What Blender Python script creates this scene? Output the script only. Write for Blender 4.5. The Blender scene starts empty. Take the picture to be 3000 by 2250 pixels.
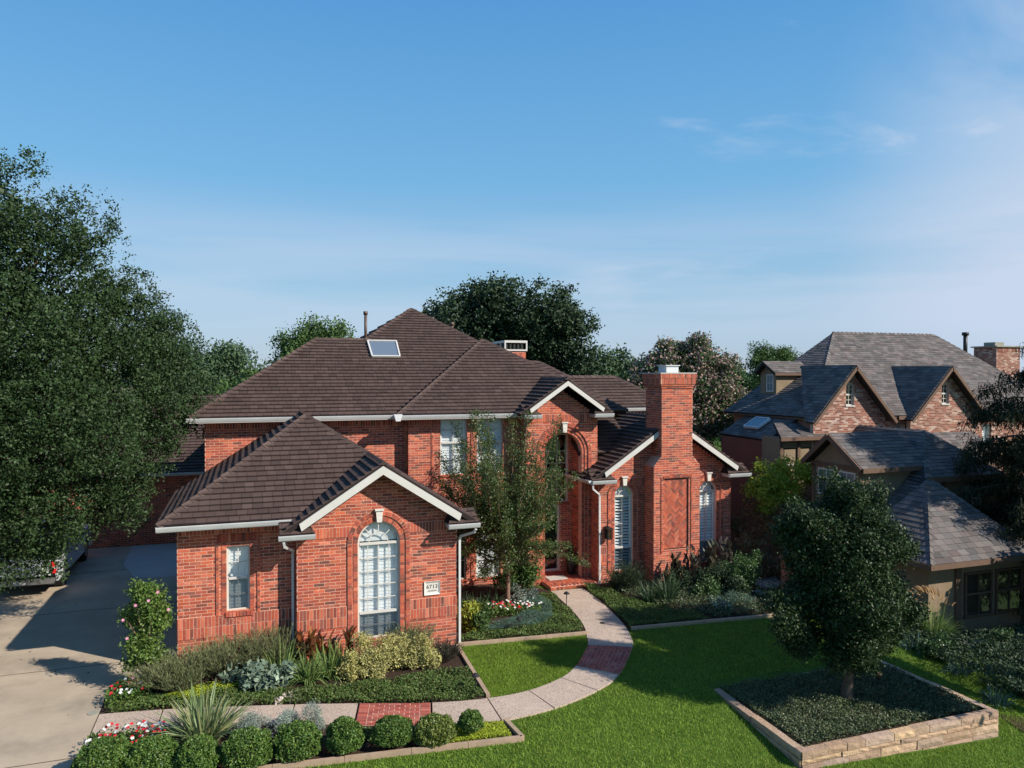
import bpy, math, random
import numpy as np
from mathutils import Vector, Matrix

random.seed(7)
RNG = np.random.default_rng(7)
S = bpy.context.scene
COL = S.collection
R = math.radians

# ------------------------------------------------------------------ camera, sky, sun, exposure
CAMP = Vector((0, 0, 6.9))
cam = bpy.data.cameras.new('camera'); cam.lens = 26.4; cam.sensor_width = 36
cam.clip_start = .1; cam.clip_end = 3000
camo = bpy.data.objects.new('camera', cam); COL.objects.link(camo)
camo.location = CAMP; camo.rotation_euler = (R(90 - .78), 0, R(-19.5))
S.camera = camo

W = bpy.data.worlds.new('World'); S.world = W; W.use_nodes = True
wn, wl = W.node_tree.nodes, W.node_tree.links
wn.clear()
SUN_EL = R(34); SUN_AZ = math.atan2(.73, -.68)     # direction to the sun, clockwise from +Y
sky = wn.new('ShaderNodeTexSky'); sky.sky_type = 'NISHITA'; sky.sun_disc = False
sky.sun_elevation = SUN_EL; sky.sun_rotation = SUN_AZ
sky.altitude = 100; sky.air_density = 1.15; sky.dust_density = .35; sky.ozone_density = 3.5
SKY_STRENGTH = .11
tc = wn.new('ShaderNodeTexCoord')
def wmath(op, a, b=None, clamp=False):
    n = wn.new('ShaderNodeMath'); n.operation = op; n.use_clamp = clamp
    for i, x in enumerate((a, b)):
        if x is None: continue
        if isinstance(x, (int, float)): n.inputs[i].default_value = x
        else: wl.new(x, n.inputs[i])
    return n.outputs[0]
def wnoise(scale, sc, loc, detail=6, rough=.6, dist=0.):
    mp = wn.new('ShaderNodeMapping'); mp.inputs['Scale'].default_value = sc
    mp.inputs['Location'].default_value = loc; mp.inputs['Rotation'].default_value = (0, 0, R(19.5))
    wl.new(tc.outputs['Generated'], mp.inputs['Vector'])
    n = wn.new('ShaderNodeTexNoise'); n.inputs['Scale'].default_value = scale
    n.inputs['Detail'].default_value = detail; n.inputs['Roughness'].default_value = rough
    n.inputs['Distortion'].default_value = dist
    wl.new(mp.outputs[0], n.inputs['Vector']); return n.outputs['Fac']
sx = wn.new('ShaderNodeSeparateXYZ'); wl.new(tc.outputs['Generated'], sx.inputs[0])
def ramp01(v, a, b):
    n = wn.new('ShaderNodeMapRange'); n.interpolation_type = 'SMOOTHSTEP'
    n.inputs['From Min'].default_value = a; n.inputs['From Max'].default_value = b
    wl.new(v, n.inputs['Value']); return n.outputs[0]
# low thin veil all round the horizon, thin wisps higher towards the east
veil = wmath('MULTIPLY', wmath('MULTIPLY', ramp01(sx.outputs['Z'], .24, .14), ramp01(sx.outputs['Z'], .02, .07)), ramp01(wnoise(1.0, (1.5, 1.5, 16), (0, 0, .3), 5, .5, .3), .36, .62))
east = ramp01(sx.outputs['X'], .62, .84)
wisp = wmath('MULTIPLY', east, ramp01(wnoise(1.7, (1, 1, 2.0), (5.1, 2.2, .4), 7, .55, .9), .30, .58))
tufts = wmath('MULTIPLY', ramp01(sx.outputs['X'], .30, .5), ramp01(wnoise(3.4, (1, 1, 3.8), (4.7, 1.2, 6.4), 8, .6, .5), .58, .74))
# smooth clear-sky gradient by elevation, the same all round, blended with the physical sky
gr = wn.new('ShaderNodeValToRGB'); wl.new(sx.outputs['Z'], gr.inputs[0]); ge_ = gr.color_ramp.elements
GRAD = [(0, (2.7, 3.5, 4.6)), (.10, (2.1, 3.45, 4.75)), (.25, (1.15, 2.95, 4.9)), (.45, (.60, 2.15, 4.5)), (1, (.35, 1.3, 3.4))]
while len(ge_) < len(GRAD): ge_.new(.5)
for e_, (p_, c_) in zip(ge_, GRAD): e_.position = p_; e_.color = (*[v / 5 for v in c_], 1)
grs = wn.new('ShaderNodeMix'); grs.data_type = 'RGBA'; grs.blend_type = 'MULTIPLY'; grs.inputs['Factor'].default_value = 1
wl.new(gr.outputs[0], grs.inputs['A']); grs.inputs['B'].default_value = (5, 5, 5, 1)
cl = wmath('ADD', wmath('MULTIPLY', veil, .42), wmath('ADD', wmath('MULTIPLY', wisp, .8), wmath('MULTIPLY', tufts, .4)), True)
CLOUD = (3.7, 4.35, 5.4, 1)
mx = wn.new('ShaderNodeMix'); mx.data_type = 'RGBA'
wl.new(cl, mx.inputs['Factor']); hsv = wn.new('ShaderNodeHueSaturation'); hsv.inputs['Saturation'].default_value = 1.12; wl.new(sky.outputs[0], hsv.inputs['Color']); gm = wn.new('ShaderNodeMix'); gm.data_type = 'RGBA'; gm.inputs['Factor'].default_value = .85; wl.new(hsv.outputs[0], gm.inputs['A']); wl.new(grs.outputs['Result'], gm.inputs['B']); wl.new(gm.outputs['Result'], mx.inputs['A']); mx.inputs['B'].default_value = CLOUD
bg = wn.new('ShaderNodeBackground'); bg.inputs['Strength'].default_value = SKY_STRENGTH
wl.new(mx.outputs['Result'], bg.inputs['Color'])
wo = wn.new('ShaderNodeOutputWorld'); wl.new(bg.outputs[0], wo.inputs['Surface'])

sl = bpy.data.lights.new('sun', 'SUN'); sl.energy = 5.0; sl.angle = R(.53); sl.color = (1, .93, .82)
so = bpy.data.objects.new('sun', sl); COL.objects.link(so)
sd = Vector((.73 * math.cos(SUN_EL), -.68 * math.cos(SUN_EL), math.sin(SUN_EL))).normalized()
so.rotation_euler = sd.to_track_quat('Z', 'Y').to_euler(); so.location = (30, -30, 40)
S.view_settings.view_transform = 'Standard'; S.view_settings.look = 'None'
S.view_settings.exposure = .5; S.view_settings.gamma = 1; S.view_settings.use_curve_mapping = False
S.render.engine = 'CYCLES'

# ------------------------------------------------------------------ materials
MATS = {}
def M(name, base, rough=.7, spec=.3, var=.15, scale=4, bump=0, bscale=40, pal=None, rv=0, metal=0,
      trans=0, smear=None, wear=None, trcol=None):
    if name in MATS: return MATS[name]
    m = bpy.data.materials.new(name); m.use_nodes = True
    n, l = m.node_tree.nodes, m.node_tree.links
    p = n['Principled BSDF']
    p.inputs['Roughness'].default_value = rough; p.inputs['Specular IOR Level'].default_value = spec
    p.inputs['Metallic'].default_value = metal
    t = n.new('ShaderNodeTexCoord'); geo = n.new('ShaderNodeNewGeometry')
    pos = geo.outputs['Position']
    def noise(sc, det=4, ro=.6):
        x = n.new('ShaderNodeTexNoise'); x.inputs['Scale'].default_value = sc
        x.inputs['Detail'].default_value = det; x.inputs['Roughness'].default_value = ro
        l.new(pos, x.inputs['Vector']); return x.outputs['Fac']
    def math_(op, a, b):
        x = n.new('ShaderNodeMath'); x.operation = op
        for i, q in enumerate((a, b)):
            if isinstance(q, (int, float)): x.inputs[i].default_value = q
            else: l.new(q, x.inputs[i])
        return x.outputs[0]
    def mr(v, a, b, c, d):
        x = n.new('ShaderNodeMapRange')
        for k, q in zip(('From Min', 'From Max', 'To Min', 'To Max'), (a, b, c, d)): x.inputs[k].default_value = q
        l.new(v, x.inputs['Value']); return x.outputs[0]
    def mix(f, a, b, mode='MIX'):
        x = n.new('ShaderNodeMix'); x.data_type = 'RGBA'; x.blend_type = mode
        if isinstance(f, (int, float)): x.inputs['Factor'].default_value = f
        else: l.new(f, x.inputs['Factor'])
        for k, q in (('A', a), ('B', b)):
            if isinstance(q, tuple): x.inputs[k].default_value = (*q, 1) if len(q) == 3 else q
            else: l.new(q, x.inputs[k])
        return x.outputs['Result']
    at = n.new('ShaderNodeAttribute'); at.attribute_name = 'rnd'
    oi = n.new('ShaderNodeObjectInfo')
    rnd = math_('FRACT', math_('ADD', at.outputs['Fac'], oi.outputs['Random']), 0)
    if pal:
        cr = n.new('ShaderNodeValToRGB'); cr.color_ramp.interpolation = 'LINEAR'
        e = cr.color_ramp.elements
        while len(e) < len(pal): e.new(.5)
        for i, c in enumerate(pal):
            e[i].position = i / (len(pal) - 1); e[i].color = (*c, 1)
        l.new(rnd, cr.inputs[0]); c = cr.outputs[0]
    else:
        rgb = n.new('ShaderNodeRGB'); rgb.outputs[0].default_value = (*base, 1); c = rgb.outputs[0]
    if smear:      # (colour, scale, lo, hi, amount)
        col, sc, lo, hi, am = smear
        c = mix(mr(noise(sc, 5, .7), lo, hi, 0, am), c, col)
    if wear:
        col, sc, lo, hi, am = wear
        c = mix(mr(noise(sc, 5, .65), lo, hi, 0, am), c, col)
    if var:
        v = mr(noise(scale, 5, .65), .25, .75, 1 - var, 1 + var)
        cmb = n.new('ShaderNodeCombineColor')
        for i in range(3): l.new(v, cmb.inputs[i])
        c = mix(1., c, cmb.outputs[0], 'MULTIPLY')
    if rv:
        r2 = math_('FRACT', math_('MULTIPLY', rnd, 17.31), 0)
        hs = n.new('ShaderNodeHueSaturation'); l.new(c, hs.inputs['Color'])
        l.new(mr(r2, 0, 1, 1 - rv, 1 + rv), hs.inputs['Value']); c = hs.outputs[0]
    l.new(c, p.inputs['Base Color'])
    if bump:
        b = n.new('ShaderNodeBump'); b.inputs['Strength'].default_value = bump; b.inputs['Distance'].default_value = .02
        l.new(noise(bscale, 6, .7), b.inputs['Height']); l.new(b.outputs[0], p.inputs['Normal'])
    if trans:
        tr = n.new('ShaderNodeBsdfTranslucent')
        if trcol: tr.inputs['Color'].default_value = (*trcol, 1)
        else: l.new(c, tr.inputs['Color'])
        ms = n.new('ShaderNodeMixShader'); ms.inputs[0].default_value = trans
        l.new(p.outputs[0], ms.inputs[1]); l.new(tr.outputs[0], ms.inputs[2])
        l.new(ms.outputs[0], n['Material Output'].inputs['Surface'])
    MATS[name] = m; return m

m_brick = M('red_brick', (0, 0, 0), .85, .2, .16, 30, .5, 160, rv=.2,
            pal=[(.40, .082, .048), (.46, .106, .058), (.36, .074, .048), (.20, .060, .046), (.45, .128, .072), (.51, .118, .055), (.38, .084, .052), (.15, .065, .050), (.44, .094, .050), (.55, .18, .115)],
            smear=((.66, .42, .31), 14, .58, .70, .7),
            wear=((.20, .05, .035), .9, .58, .85, .35))
m_mortar = M('brick_mortar', (.62, .36, .265), .95, .1, .2, 12, .4, 90)
m_brick2 = M('mottled_old_brick', (0, 0, 0), .9, .2, .2, 30, .5, 120, rv=.2,
             pal=[(.20, .075, .05), (.30, .11, .075), (.25, .09, .06), (.45, .32, .26), (.22, .08, .055), (.16, .06, .045), (.34, .15, .10), (.50, .40, .34)])
m_mortar2 = M('old_mortar', (.44, .34, .28), .95, .1, .2, 12, .4, 90)
m_tile = M('dark_brown_roof_tile', (0, 0, 0), .8, .25, .12, 1.1, .5, 260, rv=.12,
           pal=[(.076, .049, .042), (.084, .055, .047), (.063, .041, .036), (.091, .060, .051), (.072, .047, .041)])
m_deck = M('roof_underlay', (.03, .022, .021), .95, .1, 0)
m_sh = M('grey_slate_shingle', (0, 0, 0), .85, .25, .14, 40, .5, 200, rv=.3,
         pal=[(.112, .100, .094), (.13, .106, .098), (.095, .09, .088), (.15, .128, .118), (.118, .106, .10), (.138, .104, .098)])
m_sh2 = M('shingle_underlay', (.04, .036, .035), .95, .1, 0)
m_white = M('white_painted_trim', (.54, .52, .48), .45, .4, .06, 3)
m_gut = M('white_aluminium_gutter', (.58, .59, .58), .35, .5, .1, 2, wear=((.35, .33, .3), 5, .6, .8, .35))
m_soffit = M('soffit_board', (.42, .38, .35), .8, .2, .05)
m_stone = M('cast_limestone', (.60, .57, .51), .8, .2, .12, 14, .3, 80)
m_blind = M('white_blind_slat', (.86, .89, .88), .5, .3, 0)
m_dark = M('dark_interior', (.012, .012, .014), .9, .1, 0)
m_iron = M('black_iron', (.018, .017, .016), .5, .4, .1)
m_bronze = M('bronze_vent_metal', (.09, .055, .045), .5, .5, .1, 8)
m_lead = M('galvanised_metal', (.55, .57, .58), .4, .5, .1, 8)
m_conc = M('driveway_concrete', (.40, .32, .235), .9, .15, .15, .9, .35, 60, wear=((.16, .135, .105), .55, .5, .72, .5), smear=((.24, .20, .16), 3.2, .62, .74, .5))
m_conc2 = M('pale_concrete', (.43, .40, .36), .9, .15, .1, 1.2, .3, 60)
m_aggr = M('exposed_aggregate', (.50, .39, .31), .9, .2, .1, 1.0, .9, 40, smear=((.20, .15, .12), 30, .48, .64, .8), wear=((.5, .40, .32), 4, .5, .8, .4))
m_paver = M('red_paver', (0, 0, 0), .85, .2, .2, 22, .5, 120, rv=.2, pal=[(.36, .085, .06), (.42, .12, .085), (.30, .07, .055), (.45, .16, .12), (.26, .075, .06)],
            smear=((.5, .36, .3), 25, .6, .75, .4))
m_curb = M('buff_concrete_edging', (.36, .26, .18), .9, .2, .18, 5, .4, 60, wear=((.22, .18, .14), 7, .55, .75, .5))
m_block = M('buff_sandstone', (0, 0, 0), .9, .2, .28, 9, 1., 22, rv=.15, pal=[(.40, .26, .17), (.45, .32, .21), (.34, .23, .17), (.48, .33, .20), (.37, .27, .21)])
m_mulch = M('shredded_mulch', (.05, .032, .024), .95, .1, .5, 30, 1., 45)
m_soil = M('lawn_soil', (.06, .11, .016), .95, .1, .35, 3, .8, 20)
m_far = M('distant_ground', (.06, .085, .035), .95, .1, .3, .1)
m_grass = M('lawn_grass', (0, 0, 0), .6, .25, .22, 2.2, rv=.38, trans=.25,
            wear=((.24, .25, .06), .5, .5, .8, .3), pal=[(.14, .235, .02), (.175, .28, .028), (.205, .30, .036), (.15, .25, .024), (.27, .32, .065)])
def leafmat(name, pal, trans=.2, rough=.45, spec=.45, rv=.25, var=.2, sc=1.5):
    return M(name, (0, 0, 0), rough, spec, var, sc, rv=rv, trans=trans, pal=pal)
m_oak = leafmat('live_oak_leaf', [(.022, .045, .013), (.031, .062, .017), (.026, .052, .017), (.040, .074, .022), (.019, .039, .013), (.055, .085, .034)], .12, .58, .28)
m_oakd = leafmat('shade_darkened_oak_leaf', [(.018, .038, .012), (.026, .052, .015), (.021, .042, .014), (.034, .062, .02), (.05, .075, .03)], .1, .5, .25)  # oak leaf darkened, the planter tree's partial shade put into its colours
m_oakf = leafmat('far_oak_leaf', [(.022, .044, .019), (.032, .06, .023), (.027, .05, .022), (.04, .068, .028)], .12, .6, .3)
m_lt = leafmat('light_green_leaf', [(.07, .13, .032), (.09, .155, .04), (.06, .11, .03), (.10, .16, .05)], .25, .6, .3)
m_green = leafmat('mid_green_leaf', [(.05, .10, .028), (.065, .13, .035), (.045, .09, .026), (.08, .14, .04)], .2)
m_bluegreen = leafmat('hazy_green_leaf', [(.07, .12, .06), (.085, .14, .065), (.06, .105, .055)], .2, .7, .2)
m_pinkish = leafmat('faded_blossom', [(.42, .27, .25), (.34, .22, .20), (.5, .35, .32), (.26, .16, .13)], .2, .7, .2)
m_myrtle = leafmat('small_tree_leaf', [(.05, .10, .026), (.07, .12, .028), (.06, .105, .03), (.10, .13, .03), (.045, .085, .026), (.15, .13, .04)], .3)
m_yel = leafmat('chartreuse_leaf', [(.30, .36, .035), (.36, .40, .05), (.24, .31, .035), (.40, .42, .07), (.16, .24, .03)], .3, .6, .3)
m_red = leafmat('russet_leaf', [(.28, .085, .05), (.20, .10, .045), (.12, .13, .045), (.32, .11, .055), (.10, .12, .04), (.24, .17, .055)], .2)
m_rose = leafmat('rosemary_leaf', [(.15, .175, .07), (.19, .21, .095), (.12, .145, .06), (.25, .26, .14)], .15, .7, .2)
m_canna = leafmat('bronze_canna_leaf', [(.16, .045, .018), (.22, .075, .02), (.12, .04, .02), (.09, .045, .02), (.26, .11, .03)], .35)
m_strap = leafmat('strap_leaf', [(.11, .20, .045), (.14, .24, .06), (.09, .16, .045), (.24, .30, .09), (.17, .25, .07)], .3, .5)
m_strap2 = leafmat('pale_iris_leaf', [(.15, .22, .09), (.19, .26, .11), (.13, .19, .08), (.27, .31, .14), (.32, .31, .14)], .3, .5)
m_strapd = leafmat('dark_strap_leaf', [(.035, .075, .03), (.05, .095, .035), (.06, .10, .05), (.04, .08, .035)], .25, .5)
m_lamb = leafmat('grey_velvet_leaf', [(.15, .21, .145), (.20, .265, .19), (.12, .175, .12), (.25, .31, .23)], .15, .8, .1)
m_gold = leafmat('gold_variegated_leaf', [(.40, .36, .11), (.48, .44, .17), (.32, .31, .08), (.55, .50, .24), (.26, .27, .07)], .3, .6, .3)
m_box = leafmat('boxwood_leaf', [(.06, .125, .02), (.085, .165, .028), (.055, .11, .02), (.12, .20, .038), (.17, .23, .05)], .25, .5, .4)
m_lime = leafmat('lime_sedum', [(.33, .40, .03), (.40, .46, .05), (.26, .34, .03)], .25, .7, .2)
m_silver = leafmat('silver_foliage', [(.24, .29, .24), (.30, .35, .30), (.20, .25, .20)], .15, .8, .1)
m_cover = leafmat('asian_jasmine_leaf', [(.055, .10, .020), (.075, .13, .026), (.095, .15, .034), (.065, .11, .024), (.17, .17, .055)], .2, .6, .3)
m_cover2 = leafmat('shaded_jasmine_leaf', [(.045, .075, .028), (.06, .095, .035), (.10, .125, .055), (.05, .08, .03), (.17, .17, .09)], .15, .52, .4)  # duller copy of the jasmine leaf, shade put into the colours
m_blue = leafmat('blue_green_foliage', [(.09, .16, .12), (.11, .19, .14), (.07, .13, .10)], .15, .7, .2)
m_purp = leafmat('dusky_purple_leaf', [(.06, .045, .05), (.08, .07, .05), (.05, .06, .04)], .15, .7, .2)
m_plume = leafmat('buff_grass_plume', [(.42, .27, .14), (.50, .33, .18), (.34, .22, .12)], .3, .8, .1)
m_cyp = leafmat('cedar_foliage', [(.022, .032, .016), (.034, .044, .02), (.045, .048, .022), (.018, .026, .014)], .15, .7, .2)
m_fred = leafmat('red_petal', [(.60, .015, .02), (.52, .02, .05), (.65, .03, .03)], .2, .6, .2, .1)
m_fwhite = leafmat('white_petal', [(.75, .75, .72), (.8, .78, .74)], .2, .6, .2, .05)
m_fpink = leafmat('pink_petal', [(.72, .30, .42), (.62, .22, .36), (.78, .42, .50)], .2, .6, .2, .1)
m_bark = M('tree_bark', (.11, .085, .065), .95, .1, .35, 14, .9, 40)
m_bark2 = M('smooth_tan_bark', (.20, .12, .085), .8, .2, .3, 10, .5, 40)
m_stucco = M('tan_stucco', (.235, .175, .115), .9, .15, .14, 3, .4, 60)
m_timber = M('brown_timber_trim', (.135, .082, .056), .75, .25, .12, 6, .2, 30)
m_paint = M('white_truck_paint', (.58, .60, .62), .25, .6, 0)
m_rubber = M('tyre_rubber', (.02, .02, .02), .85, .2, .1)
m_chrome = M('bumper_metal', (.35, .34, .33), .3, .5, .05, metal=.8)
m_tail = M('red_lens', (.55, .01, .01), .15, .6, 0)
m_rock = M('pale_river_rock', (0, 0, 0), .85, .2, .2, 20, .3, 60, rv=.2, pal=[(.42, .34, .30), (.30, .24, .21), (.55, .47, .42)])
m_flag = M('grey_flagstone', (.27, .26, .21), .9, .2, .2, 6, .5, 30)
m_copper = M('copper_lamp_metal', (.75, .30, .14), .3, .5, .1, metal=.9)
m_ink = M('black_lettering', (.03, .03, .03), .7, .2, 0)

def glassmat(name, tint, refl):
    m = bpy.data.materials.new(name); m.use_nodes = True
    n, l = m.node_tree.nodes, m.node_tree.links
    n.remove(n['Principled BSDF'])
    g = n.new('ShaderNodeBsdfGlossy'); g.inputs['Roughness'].default_value = .03; g.inputs['Color'].default_value = (.9, .95, 1, 1)
    t = n.new('ShaderNodeBsdfTransparent'); t.inputs['Color'].default_value = (*tint, 1)
    lw = n.new('ShaderNodeLayerWeight'); lw.inputs['Blend'].default_value = .35
    a = n.new('ShaderNodeMath'); a.operation = 'MULTIPLY_ADD'; a.inputs[1].default_value = .45; a.inputs[2].default_value = refl
    l.new(lw.outputs['Fresnel'], a.inputs[0])
    x = n.new('ShaderNodeMixShader'); l.new(a.outputs[0], x.inputs[0]); l.new(t.outputs[0], x.inputs[1]); l.new(g.outputs[0], x.inputs[2])
    l.new(x.outputs[0], n['Material Output'].inputs['Surface']); return m
m_glass = glassmat('window_glass', (.98, .99, 1), .03)
m_glassd = glassmat('dark_window_glass', (.5, .55, .58), .12)
m_screen = glassmat('insect_screen_mesh', (.62, .66, .68), .0)
m_sky = M('skylight_glass', (.12, .15, .19), .12, .8, 0)

# ------------------------------------------------------------------ mesh helpers
def setrnd(me, arr):
    a = me.attributes.new('rnd', 'FLOAT', 'FACE'); a.data.foreach_set('value', np.asarray(arr, dtype=np.float32))
class MB:
    def __init__(s): s.v = []; s.f = []; s.r = []
    def add(s, vs, fs, rnd=None):
        b = len(s.v); s.v.extend([tuple(v) for v in vs]); r = random.random() if rnd is None else rnd
        for f in fs: s.f.append([i + b for i in f]); s.r.append(r)
    def prism(s, poly, off, rnd=None, caps=True):
        k = len(poly); o = Vector(off)
        a = [Vector(p) for p in poly]; b = [p + o for p in a]
        fs = [[i, (i + 1) % k, k + (i + 1) % k, k + i] for i in range(k)]
        if caps: fs += [list(range(k))[::-1], [k + i for i in range(k)]]
        s.add(a + b, fs, rnd)
    def box(s, x0, x1, y0, y1, z0, z1, rnd=None):
        s.prism([(x0, y0, z0), (x1, y0, z0), (x1, y1, z0), (x0, y1, z0)], (0, 0, z1 - z0), rnd)
    def bar(s, p0, p1, w, h, up=(0, 0, 1), rnd=None):
        p0 = Vector(p0); p1 = Vector(p1); t = (p1 - p0).normalized(); u = Vector(up)
        sd_ = t.cross(u)
        if sd_.length < 1e-4: sd_ = t.cross(Vector((0, 1, 0)))
        sd_.normalize(); u = sd_.cross(t).normalized()
        s.prism([p0 - sd_ * w / 2 - u * h / 2, p0 + sd_ * w / 2 - u * h / 2, p0 + sd_ * w / 2 + u * h / 2, p0 - sd_ * w / 2 + u * h / 2], p1 - p0, rnd)
    def tube(s, pts, rad, n=8, rnd=None):
        pts = [Vector(p) for p in pts]; rings = []; vs = []
        for i, p in enumerate(pts):
            t = (pts[min(i + 1, len(pts) - 1)] - pts[max(i - 1, 0)]).normalized()
            a = t.cross(Vector((.31, .95, .05))); a.normalize(); b = t.cross(a)
            r = rad[i] if isinstance(rad, (list, tuple)) else rad
            for k in range(n):
                q = 2 * math.pi * k / n; vs.append(p + (a * math.cos(q) + b * math.sin(q)) * r)
        fs = []
        for i in range(len(pts) - 1):
            for k in range(n):
                fs.append([i * n + k, i * n + (k + 1) % n, (i + 1) * n + (k + 1) % n, (i + 1) * n + k])
        fs.append(list(range(n))[::-1]); fs.append([(len(pts) - 1) * n + k for k in range(n)])
        s.add(vs, fs, rnd)
    def build(s, name, mat, parent=None, smooth=False, kind=None):
        me = bpy.data.meshes.new(name); me.from_pydata(s.v, [], s.f); setrnd(me, s.r)
        me.materials.append(mat)
        if smooth: me.polygons.foreach_set('use_smooth', [True] * len(me.polygons))
        me.update()
        return link(name, me, parent, kind)
def link(name, me, parent=None, kind=None):
    o = bpy.data.objects.new(name, me); COL.objects.link(o)
    if parent is not None:
        o.parent = parent
        if parent.get('_w'): o.matrix_parent_inverse = Matrix.Translation(-parent.location)
    if kind: o['kind'] = kind
    return o
def tag(o, label, cat, group=None, kind=None):
    o['label'] = label; o['category'] = cat
    if group: o['group'] = group
    if kind: o['kind'] = kind
    return o
def thing(name, label, cat, loc, group=None, local=False):
    """Empty at the base; children are modelled in world coordinates unless local."""
    o = bpy.data.objects.new(name, None); COL.objects.link(o); o.location = loc; o.empty_display_size = .1
    if not local: o['_w'] = 1
    return tag(o, label, cat, group)
def struct(o): o['kind'] = 'structure'; return o

def quadmesh(name, V, rnd, mat, nper=4, parent=None, kind=None):
    V = np.asarray(V, dtype=np.float32).reshape(-1, 3); nf = len(V) // nper
    me = bpy.data.meshes.new(name)
    me.vertices.add(len(V)); me.vertices.foreach_set('co', V.ravel())
    me.loops.add(len(V)); me.loops.foreach_set('vertex_index', np.arange(len(V), dtype=np.int32))
    me.polygons.add(nf); me.polygons.foreach_set('loop_start', np.arange(0, len(V), nper, dtype=np.int32))
    me.polygons.foreach_set('loop_total', np.full(nf, nper, dtype=np.int32))
    me.update(calc_edges=True); setrnd(me, rnd); me.materials.append(mat)
    return link(name, me, parent, kind)
def unit(v): return v / np.maximum(np.linalg.norm(v, axis=1, keepdims=True), 1e-6)
def leaves(P, L, asp=.5, up=.4, rng=RNG, jit=.3):
    P = np.asarray(P); n = len(P)
    nn = unit(rng.normal(size=(n, 3)) + np.array([0, 0, up * 1.6]))
    t = unit(np.cross(nn, rng.normal(size=(n, 3)))); b = np.cross(nn, t)
    Ls = (L * (1 + jit * rng.uniform(-1, 1, n)))[:, None]
    t = t * Ls / 2; b = b * Ls * asp / 2
    mid = P - t * .15
    V = np.stack([P - t, mid + b + nn * Ls * .06, P + t, mid - b + nn * Ls * .06], axis=1)
    return V.reshape(-1, 3), rng.random(n)
def blades(B, D, L, Wd, droop=.4, segs=3, rng=RNG):
    B = np.asarray(B, float); D = unit(np.asarray(D, float)); n = len(B)
    L = np.broadcast_to(np.asarray(L, float), (n,)); Wd = np.broadcast_to(np.asarray(Wd, float), (n,))
    side = unit(np.cross(D, rng.normal(size=(n, 3)) * .5 + np.array([0, 0, 1.])) )
    out = []
    def c(t): return B + D * (L * t)[:, None] + np.array([0, 0, -1.]) * (droop * L * t * t)[:, None]
    for k in range(segs):
        t0, t1 = k / segs, (k + 1) / segs
        w0 = (Wd * (1 - .75 * t0 ** 2) / 2)[:, None]; w1 = (Wd * (1 - .97 * t1 ** 2) / 2)[:, None]
        out.append(np.stack([c(t0) - side * w0, c(t0) + side * w0, c(t1) + side * w1, c(t1) - side * w1], axis=1))
    V = np.concatenate(out, axis=1).reshape(-1, 3)
    return V, np.repeat(rng.random(n), segs)
def sph(n, rng=RNG): return unit(rng.normal(size=(n, 3)))
def crown(lobes, ntw, per, tr, rng, sub=.42, nsub=22, thin=.16, inside=.62, flat=1.):
    """twig points clumped in sub-lobes on the shell of the lobes; real volume, gaps between clumps"""
    L = np.array(lobes, float)
    subs = []
    for x, y, z, r in L:
        k = max(6, int(nsub * max(r, .5) ** 1.2)); d = sph(k, rng)
        for q in d:
            c = np.array([x, y, z]) + q * r * rng.uniform(.55, .95) * np.array([1, 1, flat])
            dd = np.linalg.norm(L[:, :3] - c, axis=1) / L[:, 3]
            if (dd < inside).any(): continue
            subs.append([*c, r * sub * rng.uniform(.55, 1.25)])
    subs = np.array(subs)
    w = subs[:, 3] ** 2; w /= w.sum()
    idx = rng.choice(len(subs), ntw, p=w)
    c = subs[idx]; dirs = sph(ntw, rng); rad = 1 - thin * rng.random(ntw) ** .8
    tw = c[:, :3] + dirs * (c[:, 3] * rad)[:, None]
    P = np.repeat(tw, per, axis=0) + rng.normal(size=(ntw * per, 3)) * tr
    cl = np.repeat(rng.random(ntw), per)
    return P, cl
def pip(P, poly):
    x, y = P[:, 0], P[:, 1]; ins = np.zeros(len(P), bool); n = len(poly)
    for i in range(n):
        x0, y0 = poly[i]; x1, y1 = poly[(i + 1) % n]
        c = ((y0 > y) != (y1 > y)) & (x < (x1 - x0) * (y - y0) / ((y1 - y0) or 1e-9) + x0)
        ins ^= c
    return ins
def scatter(poly, n, rng=RNG):
    a = np.array(poly); lo, hi = a.min(0), a.max(0); out = []
    got = 0
    while got < n:
        p = rng.uniform(lo, hi, size=(n, 2)); p = p[pip(p, poly)]; out.append(p); got += len(p)
    return np.concatenate(out)[:n]

# ------------------------------------------------------------------ pools of small pieces (bricks, tiles, blocks)
class Pool:
    """pieces of one kind on one thing: the nearest 300 become parts, the rest one joined part"""
    def __init__(s, root, name, bulk, mat, limit=300): s.root, s.name, s.bulk, s.mat, s.limit = root, name, bulk, mat, limit; s.p = []; s.cache = {}
    def add(s, verts, faces, parent=None, key=None, local=None, matrix=None, show=True):
        s.p.append((verts, faces, parent, key, local, matrix, show))
    def finish(s):
        c = []
        for i, q in enumerate(s.p):
            if q[3] is not None and q[6]: c.append(((q[5].translation - CAMP).length, i))
        c.sort(); pick = set(i for _, i in c[:s.limit]); mb = MB()
        for i, (v, f, par, key, loc, mtx, _) in enumerate(s.p):
            if i in pick:
                if key not in s.cache:
                    me = bpy.data.meshes.new(s.name); me.from_pydata([tuple(x) for x in loc], [], f); me.materials.append(s.mat); me.update(); s.cache[key] = me
                o = bpy.data.objects.new(s.name, s.cache[key]); COL.objects.link(o); o.parent = par or s.root
                if (par or s.root).get('_w'): o.matrix_parent_inverse = Matrix.Translation(-(par or s.root).location)
                o.matrix_basis = mtx
            else: mb.add(v, f)
        if mb.v: mb.build(s.bulk, s.mat, s.root, kind='stuff')

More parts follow.
